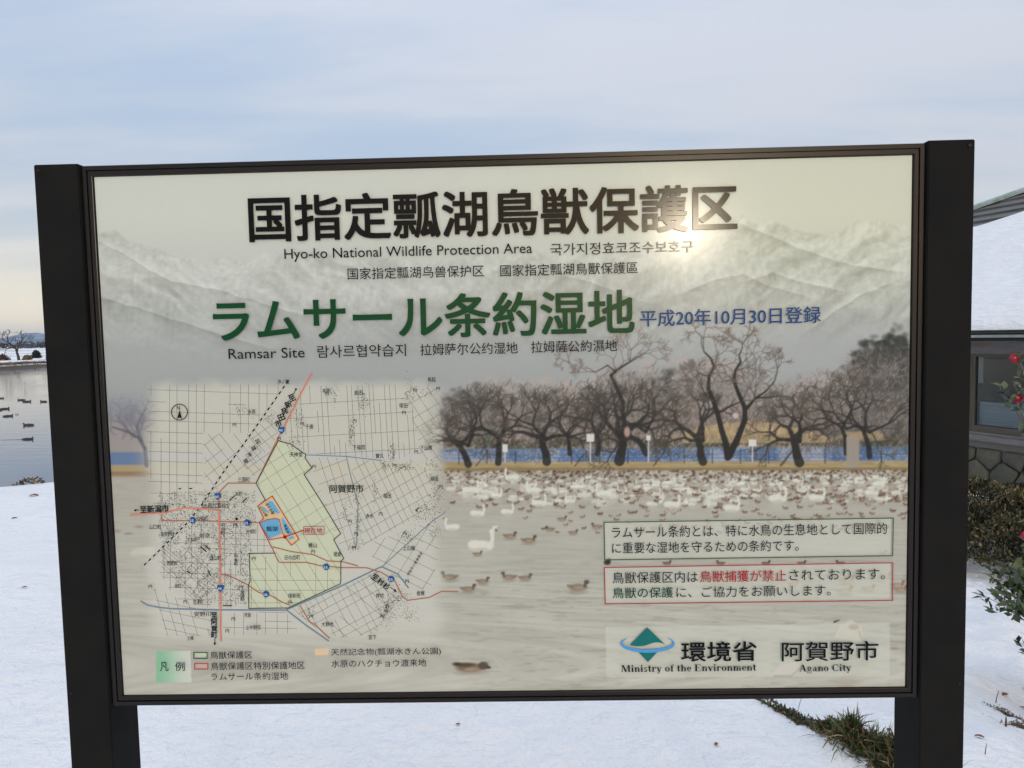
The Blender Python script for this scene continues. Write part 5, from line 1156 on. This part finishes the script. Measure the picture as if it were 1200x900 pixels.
def wake():
    V = []; F = []; n = 30
    dx, dy = math.cos(R(5)), math.sin(R(5))
    for i in range(n + 1):
        t = i / n; x = -16.42 - dx * t * .75; y = 22.17 - dy * t * .75; w = .022 * (1 - t) + .006; h = .012 * (1 - t) * (.5 + .5 * math.cos(t * 40))
        V += [(x, y - w, WATER - .004), (x, y, WATER + .006 + h), (x, y + w, WATER - .004)]
    for i in range(n): F += [(i * 3, i * 3 + 1, i * 3 + 4, i * 3 + 3), (i * 3 + 1, i * 3 + 2, i * 3 + 5, i * 3 + 4)]
    obj('wake', mesh('wake', V, F, True), Mat('wake_water', .08, .5).color((.02, .03, .035)).m, kind='stuff')
wake()

# ------------------------------------------------------------------ far shore
M = Mat('far_bark', .9, .1); M.color((.055, .045, .038)); FB = M.m
def bare_tree(x, y, h, sp, seed, label, lean=0.0):
    rs = np.random.RandomState(seed); z0 = ground_z(x, y); s = empty('bare_tree', (x, y, z0 - .1), label=label, cat='tree', group='bare trees on the far shore'); tr = MB(); cr_ = MB()
    def grow(p, d, ln, r, dep):
        pts = [p]; rad = [r]
        for i in range(3):
            d = (d + Vector([float(q) for q in rs.randn(3) * .16]) + Vector((0, 0, .04))).normalized(); p = p + d * ln / 3; pts.append(p); rad.append(r * (1 - .14 * (i + 1)))
        (tr if dep >= 5 else cr_).tube(pts, rad, 5 if dep > 2 else 3)
        if dep == 0: return
        for k in range(3 if dep > 1 else 4):
            a = rs.rand() * 6.28; o_ = d.orthogonal().normalized(); q_ = d.cross(o_); nd_ = (d + (o_ * math.cos(a) + q_ * math.sin(a)) * (sp * (.7 + .6 * rs.rand()))).normalized()
            grow(pts[-1 - (k % 2)], nd_, ln * (.62 + .22 * float(rs.rand())), r * .6, dep - 1)
    grow(Vector((0, 0, 0)), Vector((lean, 0, 1)).normalized(), h * .30, h * .035, 5)
    tr.build('trunk', FB, s); cr_.build('crown', FB, s, kind='stuff')
bare_tree(-92.3, 130.8, 7.6, .75, 31, 'wide bare cherry tree on the far shore at the left edge of the photo')
bare_tree(-91.0, 136.6, 6.4, .7, 37, 'smaller bare tree on the far shore half hidden by the left post', .1)
bare_tree(-74, 128, 5.6, .7, 33, 'bare tree on the far shore hidden behind the left post')
bare_tree(-110, 146, 5.0, .7, 34, 'bare tree on the far shore just outside the left edge')
def conifer_bush(x, y, w, h, label, seed, base=[(.012, .020, .014), (.02, .03, .018)], name='evergreen_bush', grp=None, ls=.35):
    rs = np.random.RandomState(seed); n = 900; z0 = ground_z(x, y); th = rs.rand(n) * 6.28; u_ = rs.rand(n); r_ = rs.rand(n) ** .4
    P0 = np.stack([r_ * w / 2 * np.cos(th) * np.sqrt(1 - u_ ** 2 * .9), r_ * w / 2 * np.sin(th) * np.sqrt(1 - u_ ** 2 * .9), u_ * h * (.8 + .2 * rs.rand(n))], -1)
    s = empty(name, (x, y, z0), label=label, cat='bush', group=grp); obj('foliage', leafmesh('foliage', P0, rs.randn(n, 3) + np.array([0, 0, .5]), rs.randn(n, 3), ls * (.6 + rs.rand(n)), ls * .4 * (.6 + rs.rand(n)), palette(rs, n, base)), LF, s, kind='stuff')
    m = MB(); m.tube([(0, 0, -.1), (0, 0, h * .7)], [.06, .02], 5); m.build('stem', FB, s)
conifer_bush(-102, 150, 1.7, 1.5, 'dark rounded evergreen bush behind the wide bare tree', 41)
conifer_bush(-96.5, 131.5, 3.4, .95, 'low brown reed clump at the left edge of the far shore', 42, [(.16, .10, .05), (.10, .06, .035)], 'reed_clump', ls=.4)
conifer_bush(-91.2, 131.5, 1.5, .8, 'small tan brush pile on the far shore beside the left post', 43, [(.30, .20, .11), (.05, .03, .02)], 'brush_pile', ls=.25)
def reeds():
    rs = np.random.RandomState(8); n = 14000; y = 60 + 150 * rs.rand(n) ** 1.3; w = rs.randn(n) * .5; x = -70 - .02 * (y - 100) + w - .6
    x = x - 2.5 * (vn(-70 * .1 + 0 * y, y * .12, 3) - .5)
    z = np.maximum(terrain(x, y)[0], WATER - .02); c = palette(rs, n, [(.22, .15, .08), (.14, .09, .045), (.30, .23, .13)])
    obj('shore_reeds', leafmesh('shore_reeds', np.stack([x, y, z], -1), rs.randn(n, 3) * .5 + np.array([0, 0, .9]), rs.randn(n, 3), .22 + .3 * rs.rand(n), .05 + .05 * rs.rand(n), c), LF, kind='stuff')
reeds()
def far_wood():
    rs = np.random.RandomState(12); n = 26000; az = np.radians(-62 + 124 * rs.rand(n)); q = (vn(np.degrees(az) * .8, 0 * az, 4) > .35) | (rs.rand(n) < .25); az = az[q]; n = len(az); r_ = 900 + 500 * rs.rand(n)
    hgt = 4.2 * (.35 + 1.0 * fbm(np.degrees(az) * 1.7, r_ * .004, 3, 6)); 
    P0 = np.stack([np.sin(az) * r_, np.cos(az) * r_, -1.1 + hgt * rs.rand(n)], -1)
    obj('far_wood', leafmesh('far_wood', P0, rs.randn(n, 3) + np.array([0, 0, .6]), rs.randn(n, 3), 2.5 + 3 * rs.rand(n), 1.8 + 2 * rs.rand(n), palette(rs, n, [(.035, .045, .045), (.055, .055, .05), (.02, .03, .028)])), LF, kind='stuff')
far_wood()
